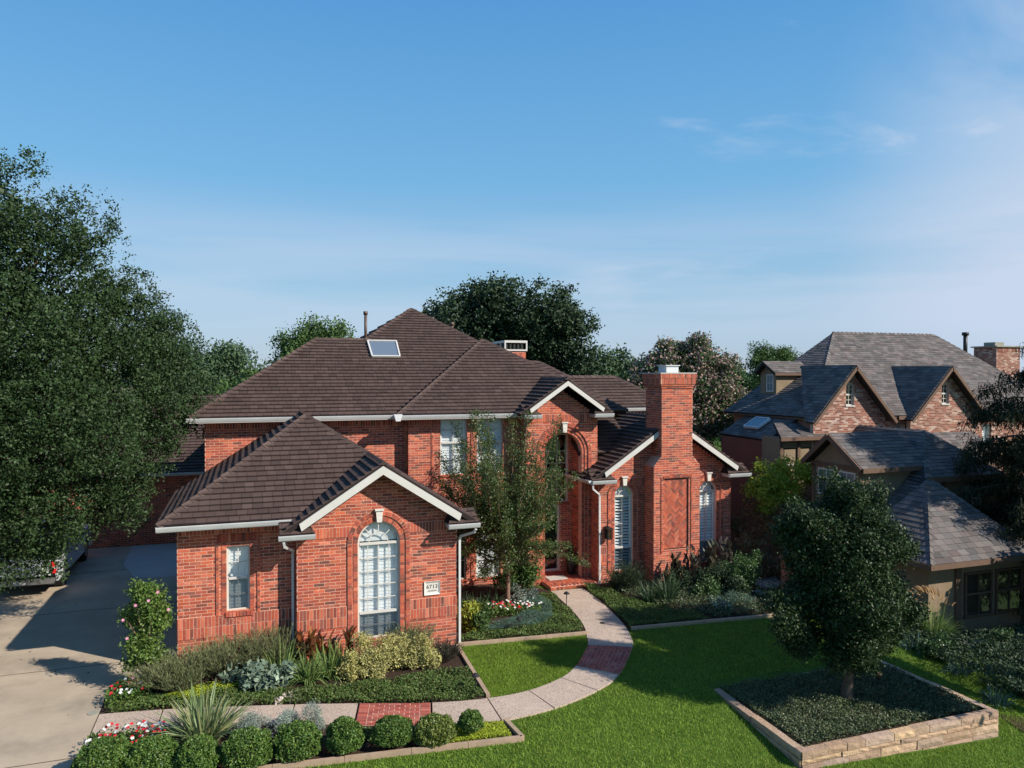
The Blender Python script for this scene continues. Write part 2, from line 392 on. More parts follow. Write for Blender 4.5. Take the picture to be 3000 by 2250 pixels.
def clip(poly, a, b):
    """keep left side of a->b (2D)"""
    out = []; n = len(poly)
    def sd_(p): return (b[0] - a[0]) * (p[1] - a[1]) - (b[1] - a[1]) * (p[0] - a[0])
    for i in range(n):
        p, q = poly[i], poly[(i + 1) % n]; sp, sq = sd_(p), sd_(q)
        if sp >= 0: out.append(p)
        if (sp > 0 and sq < 0) or (sp < 0 and sq > 0):
            t = sp / (sp - sq); out.append((p[0] + (q[0] - p[0]) * t, p[1] + (q[1] - p[1]) * t))
    return out
def area(p): return abs(sum(p[i][0] * p[(i + 1) % len(p)][1] - p[(i + 1) % len(p)][0] * p[i][1] for i in range(len(p)))) / 2

# ---- brick walls
BH, BL, SW, JT = .076, .25, .078, .014
def prism_piece(pool, poly, fr, out, inn, parent, full=None, show=True):
    """poly in wall (u,z); fr=(O,U,N)"""
    O, U, N = fr; k = len(poly)
    def P(p, d): return O + U * p[0] + Vector((0, 0, p[1])) + N * d
    vs = [P(p, out) for p in poly] + [P(p, -inn) for p in poly]
    fs = [list(range(k))] + [[i, k + i, k + (i + 1) % k, (i + 1) % k] for i in range(k)]
    key = local = mtx = None
    if full:
        cu = sum(p[0] for p in poly) / k; cz = sum(p[1] for p in poly) / k
        key = (full, round(out + inn, 3), round(poly[1][0] - poly[0][0], 3))
        local = [Vector((p[0] - cu, p[1] - cz, 0)) for p in poly] + [Vector((p[0] - cu, p[1] - cz, -out - inn)) for p in poly]
        mtx = Matrix.Translation(P((cu, cz), out)) @ Matrix((U, Vector((0, 0, 1)), N)).transposed().to_4x4()
    pool.add(vs, fs, parent, key, local, mtx, show)
def sub_iv(iv, a, b):
    o = []
    for x0, x1 in iv:
        if b <= x0 or a >= x1: o.append((x0, x1)); continue
        if a > x0: o.append((x0, a))
        if b < x1: o.append((b, x1))
    return o
def wall(house, pool, mort, O, U, N, u0, u1, z0, z1, top=None, holes=(), bands=(), name='wall', show=True, depth=.18, proud=.016, bh=BH, bl=BL):
    if mort is MATS.get('old_mortar'): bh, bl = .066, .20
    """top(z)->(a,b) limits for gables; holes: fn(z)->(a,b)|None; bands: list of z starts of upright courses"""
    fr = (Vector((O[0], O[1], 0)), Vector((U[0], U[1], 0)), Vector((N[0], N[1], 0)))
    rows = []; z = z0
    bands = sorted(bands)
    while z < z1 - .02:
        nb = [b for b in bands if abs(b - z) < bh * .6]
        h = BL if nb else bh
        if z + h > z1: h = max(z1 - z, .03)
        rows.append((z, h, bool(nb))); z += h
    mb = MB(); k = 0; part = MB().build(name, mort, house) if False else None
    segs = []
    for (z, h, sold) in rows:
        zc = z + h / 2; iv = [(u0, u1)]
        if top:
            a, b = top(zc)
            if b - a < .05: continue
            iv = [(max(u0, a), min(u1, b))]
        for hf in holes:
            q = hf(zc)
            if q: iv = sub_iv(iv, *q)
        segs.append((z, h, sold, iv))
    last = None
    for z, h, sold, iv in segs:
        if last and last[2] == iv: last[1] = z + h
        else:
            if last: runs.append(last)
            else: runs = []
            last = [z, z + h, iv]
    runs.append(last)
    for a, b, iv in runs:
        for x0, x1 in iv:
            if x1 - x0 < .01: continue
            p = [fr[0] + fr[1] * q[0] + Vector((0, 0, q[1])) - fr[2] * .004 for q in ((x0 + .006, a), (x1 - .006, a), (x1 - .006, b), (x0 + .006, b))]
            mb.prism(p, -fr[2] * depth, .5)
    for z, h, sold, iv in segs:
        if sold and proud:
            for x0, x1 in iv:
                if x1 - x0 > .03: mb.prism([fr[0] + fr[1] * q[0] + Vector((0, 0, q[1])) + fr[2] * (proud - .005) for q in ((x0 + .006, z + .002), (x1 - .006, z + .002), (x1 - .006, z + h - .002), (x0 + .006, z + h - .002))], -fr[2] * .018, .5)
    part = mb.build(name, mort, house)
    for ri, (z, h, sold, iv) in enumerate(segs):
        w = SW if sold else bl; pr_ = proud if sold else 0
        off = 0 if sold else (ri % 2) * w / 2
        for x0, x1 in iv:
            i0 = math.floor((x0 - off) / w); x = i0 * w + off
            while x < x1:
                a, b = max(x, x0), min(x + w, x1)
                if b - a > .035:
                    full = ('s' if sold else 'b') if (b - a > w - .001 and h > bh - .001) else None
                    prism_piece(pool, [(a + JT / 2, z + JT / 2), (b - JT / 2, z + JT / 2), (b - JT / 2, z + h - JT / 2), (a + JT / 2, z + h - JT / 2)],
                                fr, pr_ + random.uniform(-.0015, .0025) if full is None else pr_ + random.choice((-.001, .001)), .025, part, full, show)
                x += w
    return part
def arch_hole(cx, r, z0, zs):
    def f(z):
        if z < z0 or z > zs + r: return None
        if z <= zs: return (cx - r, cx + r)
        h = math.sqrt(max(r * r - (z - zs) ** 2, 0)); return (cx - h, cx + h)
    return f
def rect_hole(a, b, z0, z1): return lambda z: (a, b) if z0 <= z <= z1 else None
def gable(cx, ze, p, half):
    return lambda z: (cx - half, cx + half) if z < ze else (cx - half + (z - ze) / p, cx + half - (z - ze) / p)
def ring(pool, part, y, cx, zs, r0, r1, out, inn=.1, a0=0, a1=math.pi):
    fr = (Vector((0, y, 0)), Vector((1, 0, 0)), Vector((0, -1, 0)))
    n = max(6, int((a1 - a0) * (r0 + r1) / 2 / SW))
    for i in range(n):
        t0 = a0 + (a1 - a0) * (i + .07) / n; t1 = a0 + (a1 - a0) * (i + .93) / n
        poly = [(cx + r * math.cos(t), zs + r * math.sin(t)) for r, t in ((r0 + .004, t1), (r0 + .004, t0), (r1 - .004, t0), (r1 - .004, t1))]
        prism_piece(pool, poly[::-1] if False else poly, fr, out, inn, part)
    mb = MB(); m_ = max(24, n)
    for i in range(m_):
        t0 = a0 + (a1 - a0) * i / m_; t1 = a0 + (a1 - a0) * (i + 1) / m_
        mb.prism([(cx + r * math.cos(t), y - out + .008, zs + r * math.sin(t)) for r, t in ((r0, t0), (r1, t0), (r1, t1), (r0, t1))], (0, inn, 0), .5)
    return mb
def jamb(pool, part, y, xa, xb, z0, z1, out, mb, inn=.1):
    fr = (Vector((0, y, 0)), Vector((1, 0, 0)), Vector((0, -1, 0)))
    z = z0
    while z < z1 - .01:
        h = min(BH, z1 - z)
        prism_piece(pool, [(xa + .004, z + .005), (xb - .004, z + .005), (xb - .004, z + h - .005), (xa + .004, z + h - .005)], fr, out, inn, part)
        z += BH
    mb.box(xa, xb, y - out + .008, y - out + .008 + inn, z0, z1, .5)
def keystone(house, cx, z0, z1, y):
    mb = MB(); mb.prism([(cx - .06, y - .09, z0), (cx + .06, y - .09, z0), (cx + .085, y - .09, z1), (cx - .085, y - .09, z1)], (0, .12, 0))
    mb.box(cx - .11, cx + .11, y - .12, y + .02, z1 + .001, z1 + .04); mb.build('keystone', m_stone, house)

# ---- roofs
def slope(roof, pool, poly, w=.235, h=.195, th=(.052, .006), show=True, deck=None, deckmat=None, th_deck=.1):
    P = [Vector(p) for p in poly]
    n = Vector((0, 0, 0))
    for i in range(len(P)): n += (P[i] - P[0]).cross(P[(i + 1) % len(P)] - P[0])
    n.normalize()
    if n.z < 0: n = -n; P = P[::-1]
    u = Vector((0, 0, 1)).cross(n).normalized(); v = n.cross(u).normalized()
    O = min(P, key=lambda p: p.dot(v))
    q = [((p - O).dot(u), (p - O).dot(v)) for p in P]
    if sum(q[i][0] * q[(i + 1) % len(q)][1] - q[(i + 1) % len(q)][0] * q[i][1] for i in range(len(q))) < 0: q = q[::-1]
    umin, umax = min(a for a, b in q), max(a for a, b in q); vmax = max(b for a, b in q)
    mtx0 = Matrix((u, v, n)).transposed().to_4x4()
    roof.prism([p - n * .004 for p in P], -n * th_deck, .5)
    row = 0; vv = -.02
    while vv < vmax:
        off = random.choice((0, .5, .27, .77)) * w + random.uniform(-.02, .02)
        x = umin - w + off
        while x < umax:
            g = .004
            rect = [(x + g, vv), (x + w - g, vv), (x + w - g, vv + h), (x + g, vv + h)]
            poly2 = rect
            for i in range(len(q)):
                a, b = q[i], q[(i + 1) % len(q)]
                if vv < 0 and abs(a[1]) < .01 and abs(b[1]) < .01: continue
                poly2 = clip(poly2, a, b)
                if len(poly2) < 3: break
            if len(poly2) >= 3 and area(poly2) > .0015:
                lift = random.choice((0, .003, .006))
                t0, t1 = th[0] + lift, th[1]
                def top(b): return t0 + (t1 - t0) * (b - vv) / h
                k = len(poly2)
                vs = [O + u * a + v * b + n * top(b) for a, b in poly2] + [O + u * a + v * b - n * .002 for a, b in poly2]
                fs = [list(range(k))] + [[i, k + i, k + (i + 1) % k, (i + 1) % k] for i in range(k)]
                full = area(poly2) > area(rect) - 1e-5 and len(poly2) == 4
                key = local = m_ = None
                if full:
                    key = (round(w, 3), round(h, 3), lift)
                    local = [Vector((a, b, top(vv + b + h / 2))) for a, b in ((-w / 2 + g, -h / 2), (w / 2 - g, -h / 2), (w / 2 - g, h / 2), (-w / 2 + g, h / 2))]
                    local += [Vector((p.x, p.y, -.002)) for p in local]
                    m_ = Matrix.Translation(O + u * (x + w / 2) + v * (vv + h / 2)) @ mtx0
                pool.add(vs, fs, deck, key, local, m_, show)
            x += w
        vv += h; row += 1
def caps(pool, p0, p1, step=.25, w=.12, hgt=.06, parent=None):
    p0, p1 = Vector(p0), Vector(p1); L = (p1 - p0).length; t = (p1 - p0) / L
    if t.z < 0: p0, p1, t = p1, p0, -t
    sd_ = t.cross(Vector((0, 0, 1))).normalized(); up = sd_.cross(t).normalized()
    n = max(1, int(L / step)); st = L / n
    B = Matrix((sd_, t, up)).transposed().to_4x4()
    loc = [Vector(q) for q in ((-w, -st / 2 - .02, -.035), (0, -st / 2 - .02, hgt + .018), (w, -st / 2 - .02, -.035), (w, st / 2, -.05), (0, st / 2, hgt - .01), (-w, st / 2, -.05))]
    fs = [[0, 1, 4, 5], [1, 2, 3, 4], [0, 2, 1], [3, 5, 4]]
    for i in range(n):
        m_ = Matrix.Translation(p0 + t * st * (i + .5)) @ B
        pool.add([m_ @ q for q in loc], fs, parent, ('cap', round(st, 3), w), loc, m_)
def extrude(mb, prof, p0, p1, out, rnd=.5):
    """profile (o,z) swept from p0 to p1; o along out"""
    p0, p1, out = Vector(p0), Vector(p1), Vector(out)
    mb.prism([p0 + out * a + Vector((0, 0, b)) for a, b in prof], p1 - p0, rnd)
GUT = [(0, -.02), (.07, -.02), (.085, 0), (.12, .07), (.13, .10), (.115, .105), (.10, .07), (.06, .005), (0, .005)]
def gutter(house, p0, p1, out, name='gutter'):
    mb = MB(); extrude(mb, GUT, Vector(p0) - Vector((0, 0, .10)), Vector(p1) - Vector((0, 0, .10)), out)
    out = Vector(out)
    for p in (Vector(p0), Vector(p1)):
        e = (Vector(p1) - Vector(p0)).normalized() * .004
        mb.prism([p - e + out * a + Vector((0, 0, b - .10)) for a, b in ((0, -.02), (.07, -.02), (.12, .07), (.13, .10), (0, .1))], e * 2, .5)
    return mb.build(name, m_gut, house)
def rake(house, cx, half, ze, p, y, w=.15, th=.04, drop=.06, trim=.35):
    """two white boards following a gable, each a part"""
    for s_ in (-1, 1):
        mb = MB(); zr = ze + half * p
        c = math.sqrt(1 + p * p)
        x1 = cx + s_ * (half - trim); z1 = zr - p * (half - trim)
        mb.prism([(cx, y, zr - drop), (x1, y, z1 - drop), (x1 - s_ * .05, y, z1 - drop - w * c + .05 * p), (cx, y, zr - drop - w * c)], (0, th, 0))
        mb.build('rake_board', m_white, house)
        mb = MB()
        mb.prism([(cx, y + th + .003, zr - drop - .02), (x1, y + th + .003, z1 - drop - .02), (x1, y + th + .003, z1 - drop - .05), (cx, y + th + .003, zr - drop - .05)], (0, .42, 0))
        mb.build('rake_soffit', m_soffit, house)
def eave_return(house, pool, capool, x0, x1, y0, y1, z, side, deckp):
    """small boxed return with its own tiled cap and gutter"""
    mb = MB(); mb.box(x0, x1, y0 + .02, y1 + .02, z - .16, z - .03); mb.build('return_box', m_soffit, house)
    mb = MB()
    xi = x1 if side < 0 else x0; xo = x0 if side < 0 else x1
    poly = [(x0 - .03, y0 - .02, z - .03), (x1 + .03, y0 - .02, z - .03), (x1 + (.0 if side > 0 else -.18), y1 - .03, z + .26), (x0 + (.0 if side < 0 else .18), y1 - .03, z + .26)]
    slope(mb, pool, poly, deck=deckp, th_deck=.05); mb.build('return_roof', m_deck, house)
    e = x1 + .03 if side < 0 else x0 - .03
    mb = MB(); mb.prism([(e, y0 - .02, z - .035), (e, y1, z - .035), (e - (.18 if side < 0 else -.18), y1, z + .27)], (.012 if side < 0 else -.012, 0, 0)); mb.build('return_flashing', m_deck, house)
    gutter(house, (x0 - .04, y0 - .02, z - .03), (x1 + .04, y0 - .02, z - .03), (0, -1, 0))
def downspout(house, pts, w=.055):
    mb = MB()
    for a, b in zip(pts, pts[1:]):
        a, b = Vector(a), Vector(b); e = (b - a).normalized() * .02
        mb.bar(a - e, b + e, w, w * .8, (0, 1, 0))
    mb.build('downspout', m_gut, house)

# ---- windows (all face the street, -Y)
def window(house, x0, x1, z0, z1, y, arch=False, fm=None, screen=None, rails=(), cols=(), rows=(), slats=None, glass=None, label=None, fw=.045, slat_tilt=62, pitch=.082, shade=True, rec=.075):
    m_white = fm or MATS['white_painted_trim']
    zs = z1 - (x1 - x0) / 2 if arch else z1; cx = (x0 + x1) / 2; r = (x1 - x0) / 2
    yf = y + rec
    mb = MB()
    mb.box(x0, x0 + fw, yf, yf + .06, z0, zs); mb.box(x1 - fw, x1, yf, yf + .06, z0, zs)
    mb.box(x0 + fw, x1 - fw, yf, yf + .06, z0, z0 + fw)
    if arch:
        for i in range(20):
            t0, t1 = math.pi * i / 20, math.pi * (i + 1) / 20
            mb.prism([(cx + q * math.cos(t), yf, zs + q * math.sin(t)) for q, t in ((r - fw, t0), (r, t0), (r, t1), (r - fw, t1))], (0, .06, 0))
    else: mb.box(x0 + fw, x1 - fw, yf, yf + .06, z1 - fw, z1)
    w = mb.build('window', m_white, house)
    if label: w['label'] = label
    mb = MB(); mb.box(x0 - .03, x1 + .03, y - .03, y + .1, z0 - .05, z0 - .003); mb.build('sill', m_brick if house.get('brick_sill') else m_white, w)
    for z in rails:
        mb = MB(); mb.box(x0 + fw, x1 - fw, yf - .012, yf + .05, z - .03, z + .03); mb.build('sash_rail', m_white, w)
    for c in cols:
        mb = MB(); mb.box(c - .009, c + .009, yf + .006, yf + .03, z0 + fw, zs if arch else z1 - fw); mb.build('muntin', m_white, w)
    for z in rows:
        mb = MB(); mb.box(x0 + fw, x1 - fw, yf + .004, yf + .028, z - .009, z + .009); mb.build('muntin', m_white, w)
    if arch:
        mb = MB(); ri = r * .45
        for i in range(14):
            t0, t1 = math.pi * i / 14, math.pi * (i + 1) / 14
            mb.prism([(cx + q * math.cos(t), yf + .006, zs + q * math.sin(t)) for q, t in ((ri - .011, t0), (ri + .011, t0), (ri + .011, t1), (ri - .011, t1))], (0, .02, 0))
        mb.build('muntin', m_white, w)
        for t in (45, 90, 135):
            t = R(t); mb = MB(); mb.bar((cx + ri * math.cos(t), yf + .016, zs + ri * math.sin(t)), (cx + (r - fw) * math.cos(t), yf + .016, zs + (r - fw) * math.sin(t)), .02, .02, (0, 1, 0)); mb.build('muntin', m_white, w)
    # pane
    n = 20; pts = [(x0 + fw / 2, z0 + fw / 2), (x1 - fw / 2, z0 + fw / 2)]
    if arch: pts += [(cx + (r - fw / 2) * math.cos(math.pi * i / n), zs + (r - fw / 2) * math.sin(math.pi * i / n)) for i in range(n + 1)]
    else: pts += [(x1 - fw / 2, z1 - fw / 2), (x0 + fw / 2, z1 - fw / 2)]
    mb = MB(); mb.add([(a, yf + .034, b) for a, b in pts], [list(range(len(pts)))]); mb.build('pane', glass or m_glass, w)
    mb = MB(); mb.add([(a, yf + .23, b) for a, b in pts], [list(range(len(pts)))]); mb.build('dark_room_backing', m_dark, w)  # near-black sheet, the darkness of the unlit room put into its colour
    if screen:
        mb = MB(); mb.add([(x0 + fw, yf - .004, z0 + fw), (x1 - fw, yf - .004, z0 + fw), (x1 - fw, yf - .004, screen - .03), (x0 + fw, yf - .004, screen - .03)], [[0, 1, 2, 3]]); mb.build('insect_screen', m_screen, w)
    if slats:
        a, b = slats; me = None; t = R(slat_tilt); z = a; hx = (x1 - x0) / 2 - fw - .01
        d = .042
        while z < b:
            if me is None:
                s_ = MB(); s_.prism([(-hx, -d * math.cos(t), -d * math.sin(t)), (hx, -d * math.cos(t), -d * math.sin(t)), (hx, d * math.cos(t), d * math.sin(t)), (-hx, d * math.cos(t), d * math.sin(t))], (0, -.006 * math.sin(t), .006 * math.cos(t)))
                o = s_.build('slat', m_blind, w); me = o.data
            else: o = link('slat', me, w)
            o.location = (cx, yf + .11, z); z += pitch
        for c in (x0 + fw + .02, x1 - fw - .02) + ((cx,) if x1 - x0 > .6 else ()):
            mb = MB(); mb.box(c - .022, c + .022, yf + .05, yf + .07, a - .04, b); mb.build('shutter_stile', m_blind, w)
    if arch and shade:
        mb = MB(); k = 16
        pp = [(cx + (r - fw) * math.cos(math.pi * i / k), yf + .13 + (.012 if i % 2 else 0), zs + (r - fw) * math.sin(math.pi * i / k)) for i in range(k + 1)]
        for i in range(k): mb.add([(cx, yf + .12, zs), pp[i], pp[i + 1]], [[0, 1, 2]])
        mb.build('fan_shade', m_blind, w)
    return w

# ------------------------------------------------------------------ terrain
def T(x, y):
    c = lambda v, a, b: min(max(v, a), b)
    s_ = c((x - 5) / 4.5, 0, 1); f = c((17.5 - y) / 3, 0, 1)
    z = -s_ * f * .08 - s_ * .35 * c((14.4 - y) / 3.2, 0, 2.2) * (1 + .12 * c(x - 9.6, 0, 6))
    z -= .11 * c(x - 15.5, 0, 5) * c((26 - y) / 6, 0, 1)
    return z
xs = np.concatenate([[-900, -300, -120, -60], np.arange(-30, 45, .8), [60, 120, 300, 900]])
ys = np.concatenate([[-300, -60, -10], np.arange(0, 60, .8), [80, 120, 200, 400, 1400]])
V = [(x, y, T(x, y) if -30 <= x <= 45 and 0 <= y <= 60 else (-.55 if x > 45 else 0)) for y in ys for x in xs]
nx = len(xs)
Fc = [[j * nx + i, j * nx + i + 1, (j + 1) * nx + i + 1, (j + 1) * nx + i] for j in range(len(ys) - 1) for i in range(nx - 1)]
mb = MB(); mb.v = V; mb.f = Fc; mb.r = [.5] * len(Fc)
g = mb.build('ground', m_soil, smooth=True); struct(g)

def sheet(name, poly, dz, mat, step=.5, thick=0):
    """polygon laid on the terrain, cut into strips so that it follows it"""
    a = np.array(poly); mb = MB(); x0, y0 = a.min(0); x1, y1 = a.max(0)
    i = x0
    while i < x1:
        j = y0; 
        strip = poly
        for A, B in (((i, y0 - 1), (i, y1 + 1)), ((i + step, y1 + 1), (i + step, y0 - 1))):
            strip = clip(strip, B, A) if len(strip) > 2 else []
        while j < y1 and len(strip) > 2:
            q = clip(strip, (x0 - 1, j), (x1 + 1, j)); 
            if len(q) > 2: q = clip(q, (x1 + 1, j + step), (x0 - 1, j + step))
            if len(q) > 2: mb.add([(x, y, T(x, y) + dz) for x, y in q], [list(range(len(q)))], .5)
            j += step
        i += step
    return mb.build(name, mat)

# path stations (inner, outer)
ST = [((9.04, 21.85), (10.12, 21.80)), ((8.96, 20.66), (10.06, 20.56)), ((8.83, 19.47), (9.89, 19.23)), ((8.61, 18.44), (9.69, 18.17)),
      ((8.36, 17.75), (9.42, 17.3)), ((8.12, 17.2), (9.13, 16.72)), ((7.3, 16.1), (8.05, 15.36)), ((6.69, 15.56), (7.18, 14.72)), ((5.75, 15.15), (5.95, 14.2)),
      ((4.78, 15.05), (4.74, 14.02)), ((3.59, 15.24), (3.37, 14.28)), ((2.2, 15.7), (1.98, 14.76)), ((.92, 16.1), (.74, 15.26)),
      ((-.4, 16.45), (-.5, 15.6)), ((-1.63, 16.75), (-1.66, 15.86)), ((-2.82, 16.95), (-2.82, 16.05))]
def cr(a, b, c, d, t):
    return tuple(.5 * (2 * b[k] + (c[k] - a[k]) * t + (2 * a[k] - 5 * b[k] + 4 * c[k] - d[k]) * t * t + (3 * b[k] - a[k] - 3 * c[k] + d[k]) * t ** 3) for k in (0, 1))
def sta(s):
    s = min(max(s, 0), len(ST) - 1 - 1e-6); i = int(s); t = s - i
    g = lambda k: ST[min(max(k, 0), len(ST) - 1)]
    return (cr(g(i - 1)[0], g(i)[0], g(i + 1)[0], g(i + 2)[0], t), cr(g(i - 1)[1], g(i)[1], g(i + 1)[1], g(i + 2)[1], t))
def pathpt(s, w, dz):
    a, b = sta(s); x = a[0] + (b[0] - a[0]) * w; y = a[1] + (b[1] - a[1]) * w
    return (x, y, max(T(x, y), -.05) + dz)
INNER = [sta(i / 4)[0] for i in range(4 * (len(ST) - 1) + 1)]
OUTER = [sta(i / 4)[1] for i in range(4 * (len(ST) - 1) + 1)]
def path_piece(mb, s0, s1, w0, w1, z1, z0=-.06, n=1, rnd=None, gap=0):
    for k in range(n):
        a = s0 + (s1 - s0) * k / n; b = s0 + (s1 - s0) * (k + 1) / n
        P = [pathpt(a, w0, z1), pathpt(a, w1, z1), pathpt(b, w1, z1), pathpt(b, w0, z1)]
        Q = [(p[0], p[1], p[2] - z1 + z0) for p in P]
        fs = [[0, 1, 2, 3], [0, 4, 5, 1], [2, 6, 7, 3]]
        if k == 0: fs.append([0, 3, 7, 4])
        if k == n - 1: fs.append([1, 5, 6, 2])
        fs = [[0, 1, 2, 3], [1, 5, 6, 2], [3, 7, 4, 0]]
        if k == 0: fs.append([0, 4, 5, 1])
        if k == n - 1: fs.append([2, 6, 7, 3])
        mb.add(P + Q, fs, rnd)
mb = MB(); path_piece(mb, 0, len(ST) - 1.001, .01, .99, .012, n=70, rnd=.5)
path = mb.build('garden_path', m_mulch); struct(path)
for a, b in ((0, 2.5), (2.5, 4.99), (6.02, 7), (7, 8), (8, 9), (9, 9.98), (11.02, 12), (12, 13), (13, 14), (14, 15)):
    mb = MB(); path_piece(mb, a + .012, b - .012, 0, 1, .045, n=10, rnd=random.random()); mb.build('slab', m_aggr, path)
def brick_band(a, b, rows, nb):
    mb = MB(); path_piece(mb, a, b, .002, .998, .038, n=8, rnd=.5); mb.build('mortar_bed', m_mortar, path)
    la = b - a; e = .1 / 1.35 * la * 1.0
    # soldier borders across, then rows running along
    for (p, q) in ((a, a + e * 2), (b - e * 2, b)):
        for k in range(14):
            mb = MB(); path_piece(mb, p + e * .07, q - e * .07, (k + .07) / 14, (k + .93) / 14, .045 + random.uniform(-.002, .003)); mb.build('brick', m_paver, path)
    for k in range(rows):
        for j in range(nb):
            o = (k % 2) * .5
            s0 = max(0, (j - o + 0) / nb); s1 = min(1, (j - o + 1) / nb)
            L0 = a + 2 * e; L = la - 4 * e
            mb = MB(); path_piece(mb, L0 + L * s0 + L * .012, L0 + L * s1 - L * .012, (k + .06) / rows, (k + .94) / rows, .045 + random.uniform(-.002, .003), n=1); mb.build('brick', m_paver, path)
        if k % 2:
            mb = MB(); path_piece(mb, L0 + L * (1 - .5 / nb) + L * .012, L0 + L - L * .012, (k + .06) / rows, (k + .94) / rows, .046); mb.build('brick', m_paver, path)
brick_band(5.0, 6.0, 11, 6); brick_band(10, 11, 11, 5)

drive = [(-14, 6), (-2.84, 6), (-2.84, 18.4), (-2.5, 18.9), (-1.5, 19.0), (-1.5, 23.6), (-1.1, 23.6), (-1.1, 33.3), (-14, 33.3)]
o = sheet('driveway', drive[::-1] if False else drive, .02, m_conc, 1.0); struct(o)
for y in (15.2, 19.9, 24.6, 29.3):
    mb = MB(); mb.box(-14, -2.9 if y < 19 else -1.6, y, y + .02, .021, .0235); j = mb.build('expansion_joint', m_mulch, o)
mb = MB(); mb.prism([(-4.3, 33.2, .024), (-4.2, 30.1, .024), (-3.55, 27.9, .024), (-1.2, 27.6, .024), (-1.2, 33.2, .024)], (0, 0, .006)); mb.build('pale_apron', m_conc2, o)
mb = MB(); mb.box(-4.2, -1.52, 19.2, 19.24, .02, .022)

bedA = [(-2.82, 16.97), (-2.86, 17.9), (-2.6, 18.75), (-1.5, 19.0), (5.0, 19.0), (4.95, 18.3), (4.8, 15.08)] + [INNER[k] for k in range(37, len(INNER))]
bedB = [(5.0, 18.28), (8.52, 17.97)] + [p for p in INNER if p[1] > 18.2][::-1] + [(8.5, 23.4), (5.0, 23.4)]
bedC = [(9.70, 17.92), (14.4, 17.5), (17.6, 18.6), (18, 24), (11, 24), (10.14, 21.8)] + [p for p in OUTER if 18.0 < p[1] < 21.7]
bedD = [OUTER[k] for k in range(36, len(OUTER))] + [(-2.82, 14.1), (.47, 13.6), (1.62, 13.5), (2.8, 13.38), (4.85, 13.15)]
for nm, p in (('mulch_bed', bedA), ('mulch_bed', bedB), ('mulch_bed', bedC), ('mulch_bed', bedD)):
    mb = MB(); mb.add([(x, y, max(T(x, y), -.07) + .028) for x, y in p], [list(range(len(p)))], .5); struct(mb.build(nm, m_mulch))
def edging(pts, label, w=.085, h=.09):
    mb = MB()
    for a, b in zip(pts, pts[1:]):
        n = max(1, int(math.dist(a, b) / .9)); 
        for k in range(n):
            p = [a[i] + (b[i] - a[i]) * k / n for i in (0, 1)]; q = [a[i] + (b[i] - a[i]) * (k + 1) / n for i in (0, 1)]
            d = Vector((q[0] - p[0], q[1] - p[1], 0)).normalized() * .004
            mb.bar((p[0] + d.x, p[1] + d.y, max(T(*p), -.1) + h / 2 - .03), (q[0] - d.x, q[1] - d.y, max(T(*q), -.1) + h / 2 - .03), w, h + .06)
    return tag(mb.build('garden_edging', m_curb), label, 'edging', 'concrete bed edgings')
edging([(4.98, 18.22), (4.82, 15.12)], 'straight concrete kerb between gold shrub bed and small lawn')
edging([(5.03, 18.28), (8.5, 17.96)], 'concrete kerb along the back of the small lawn')
edging([(9.74, 17.9), (14.2, 17.5)], 'concrete kerb below the shaded bed by the chimney')
edging([(4.8, 13.95), (4.87, 13.16), (2.8, 13.38), (1.62, 13.5), (.4, 13.62), (-2.6, 14.0)], 'concrete kerb round the front boxwood bed')
# ------------------------------------------------------------------ main brick house
house = thing('brick_house', 'large red brick two-storey house with dark brown tiled roof and tall front chimney', 'house', (4.5, 24, 0))
house['brick_sill'] = 1
bp = Pool(house, 'brick', 'brickwork', m_brick); tp = Pool(house, 'roof_tile', 'roof_tiling', m_tile); cp = Pool(house, 'ridge_cap', 'ridge_caps', m_tile)
X_ = (1, 0); nY = (0, -1)
# garage wing, recessed part
wa = wall(house, bp, m_mortar, (0, 18.76), X_, nY, -1.52, 1.12, 0, 3.45, holes=[rect_hole(-.45, .06, 1.32, 2.85)], bands=[.80, 1.05, 3.18])
fr = (Vector((0, 18.76, 0)), Vector((1, 0, 0)), Vector((0, -1, 0)))
mm = MB()
for q in ((-.45 - .11, -.45), (.06, .17)): jamb(bp, wa, 18.76, q[0], q[1], 1.25, 2.95, .012, mm)
for q in ((-.45 - .235, -.45 - .165), (.225, .295)): jamb(bp, wa, 18.76, q[0], q[1], 1.25, 3.02, .026, mm)
mm.build('window_surround', m_mortar, house)
x = -.66
while x < .27:
    prism_piece(bp, [(x + .005, 2.96), (x + SW - .005, 2.96), (x + SW - .005, 3.15), (x + .005, 3.15)], fr, .03, .03, wa); x += SW
x = -.48
while x < .08:
    prism_piece(bp, [(x + .005, 1.2), (x + SW - .005, 1.2), (x + SW - .005, 1.30), (x + .005, 1.30)], fr, .045, .1, wa); x += SW
wall(house, bp, m_mortar, (-1.52, 0), (0, 1), (-1, 0), 18.77, 23.6, 0, 3.45, bands=[.80, 1.05], show=False)
# projecting gable of the garage wing
gb = gable(3.08, 3.25, .65, 1.975)
wb = wall(house, bp, m_mortar, (0, 18.37), X_, nY, 1.1, 5.03, -.05, 4.6, top=gb,
          holes=[arch_hole(3.05, .625, .42, 2.78)], bands=[.80, 1.05, 3.0])
mm = ring(bp, wb, 18.37, 3.05, 2.78, .515, .625, .01, .09)
for a, b in ((3.05 - .625, 3.05 - .515), (3.05 + .515, 3.05 + .625)): jamb(bp, wb, 18.37, a, b, .42, 2.78, .01, mm)
m2_ = ring(bp, wb, 18.37, 3.05, 2.78, .655, .765, .032, .05)
for a, b in ((3.05 - .765, 3.05 - .655), (3.05 + .655, 3.05 + .765)): jamb(bp, wb, 18.37, a, b, .42, 2.78, .032, m2_, .05)
mm.build('arch_surround', m_mortar, house); m2_.build('arch_surround', m_mortar, house)
keystone(house, 3.05, 3.28, 3.56, 18.37)
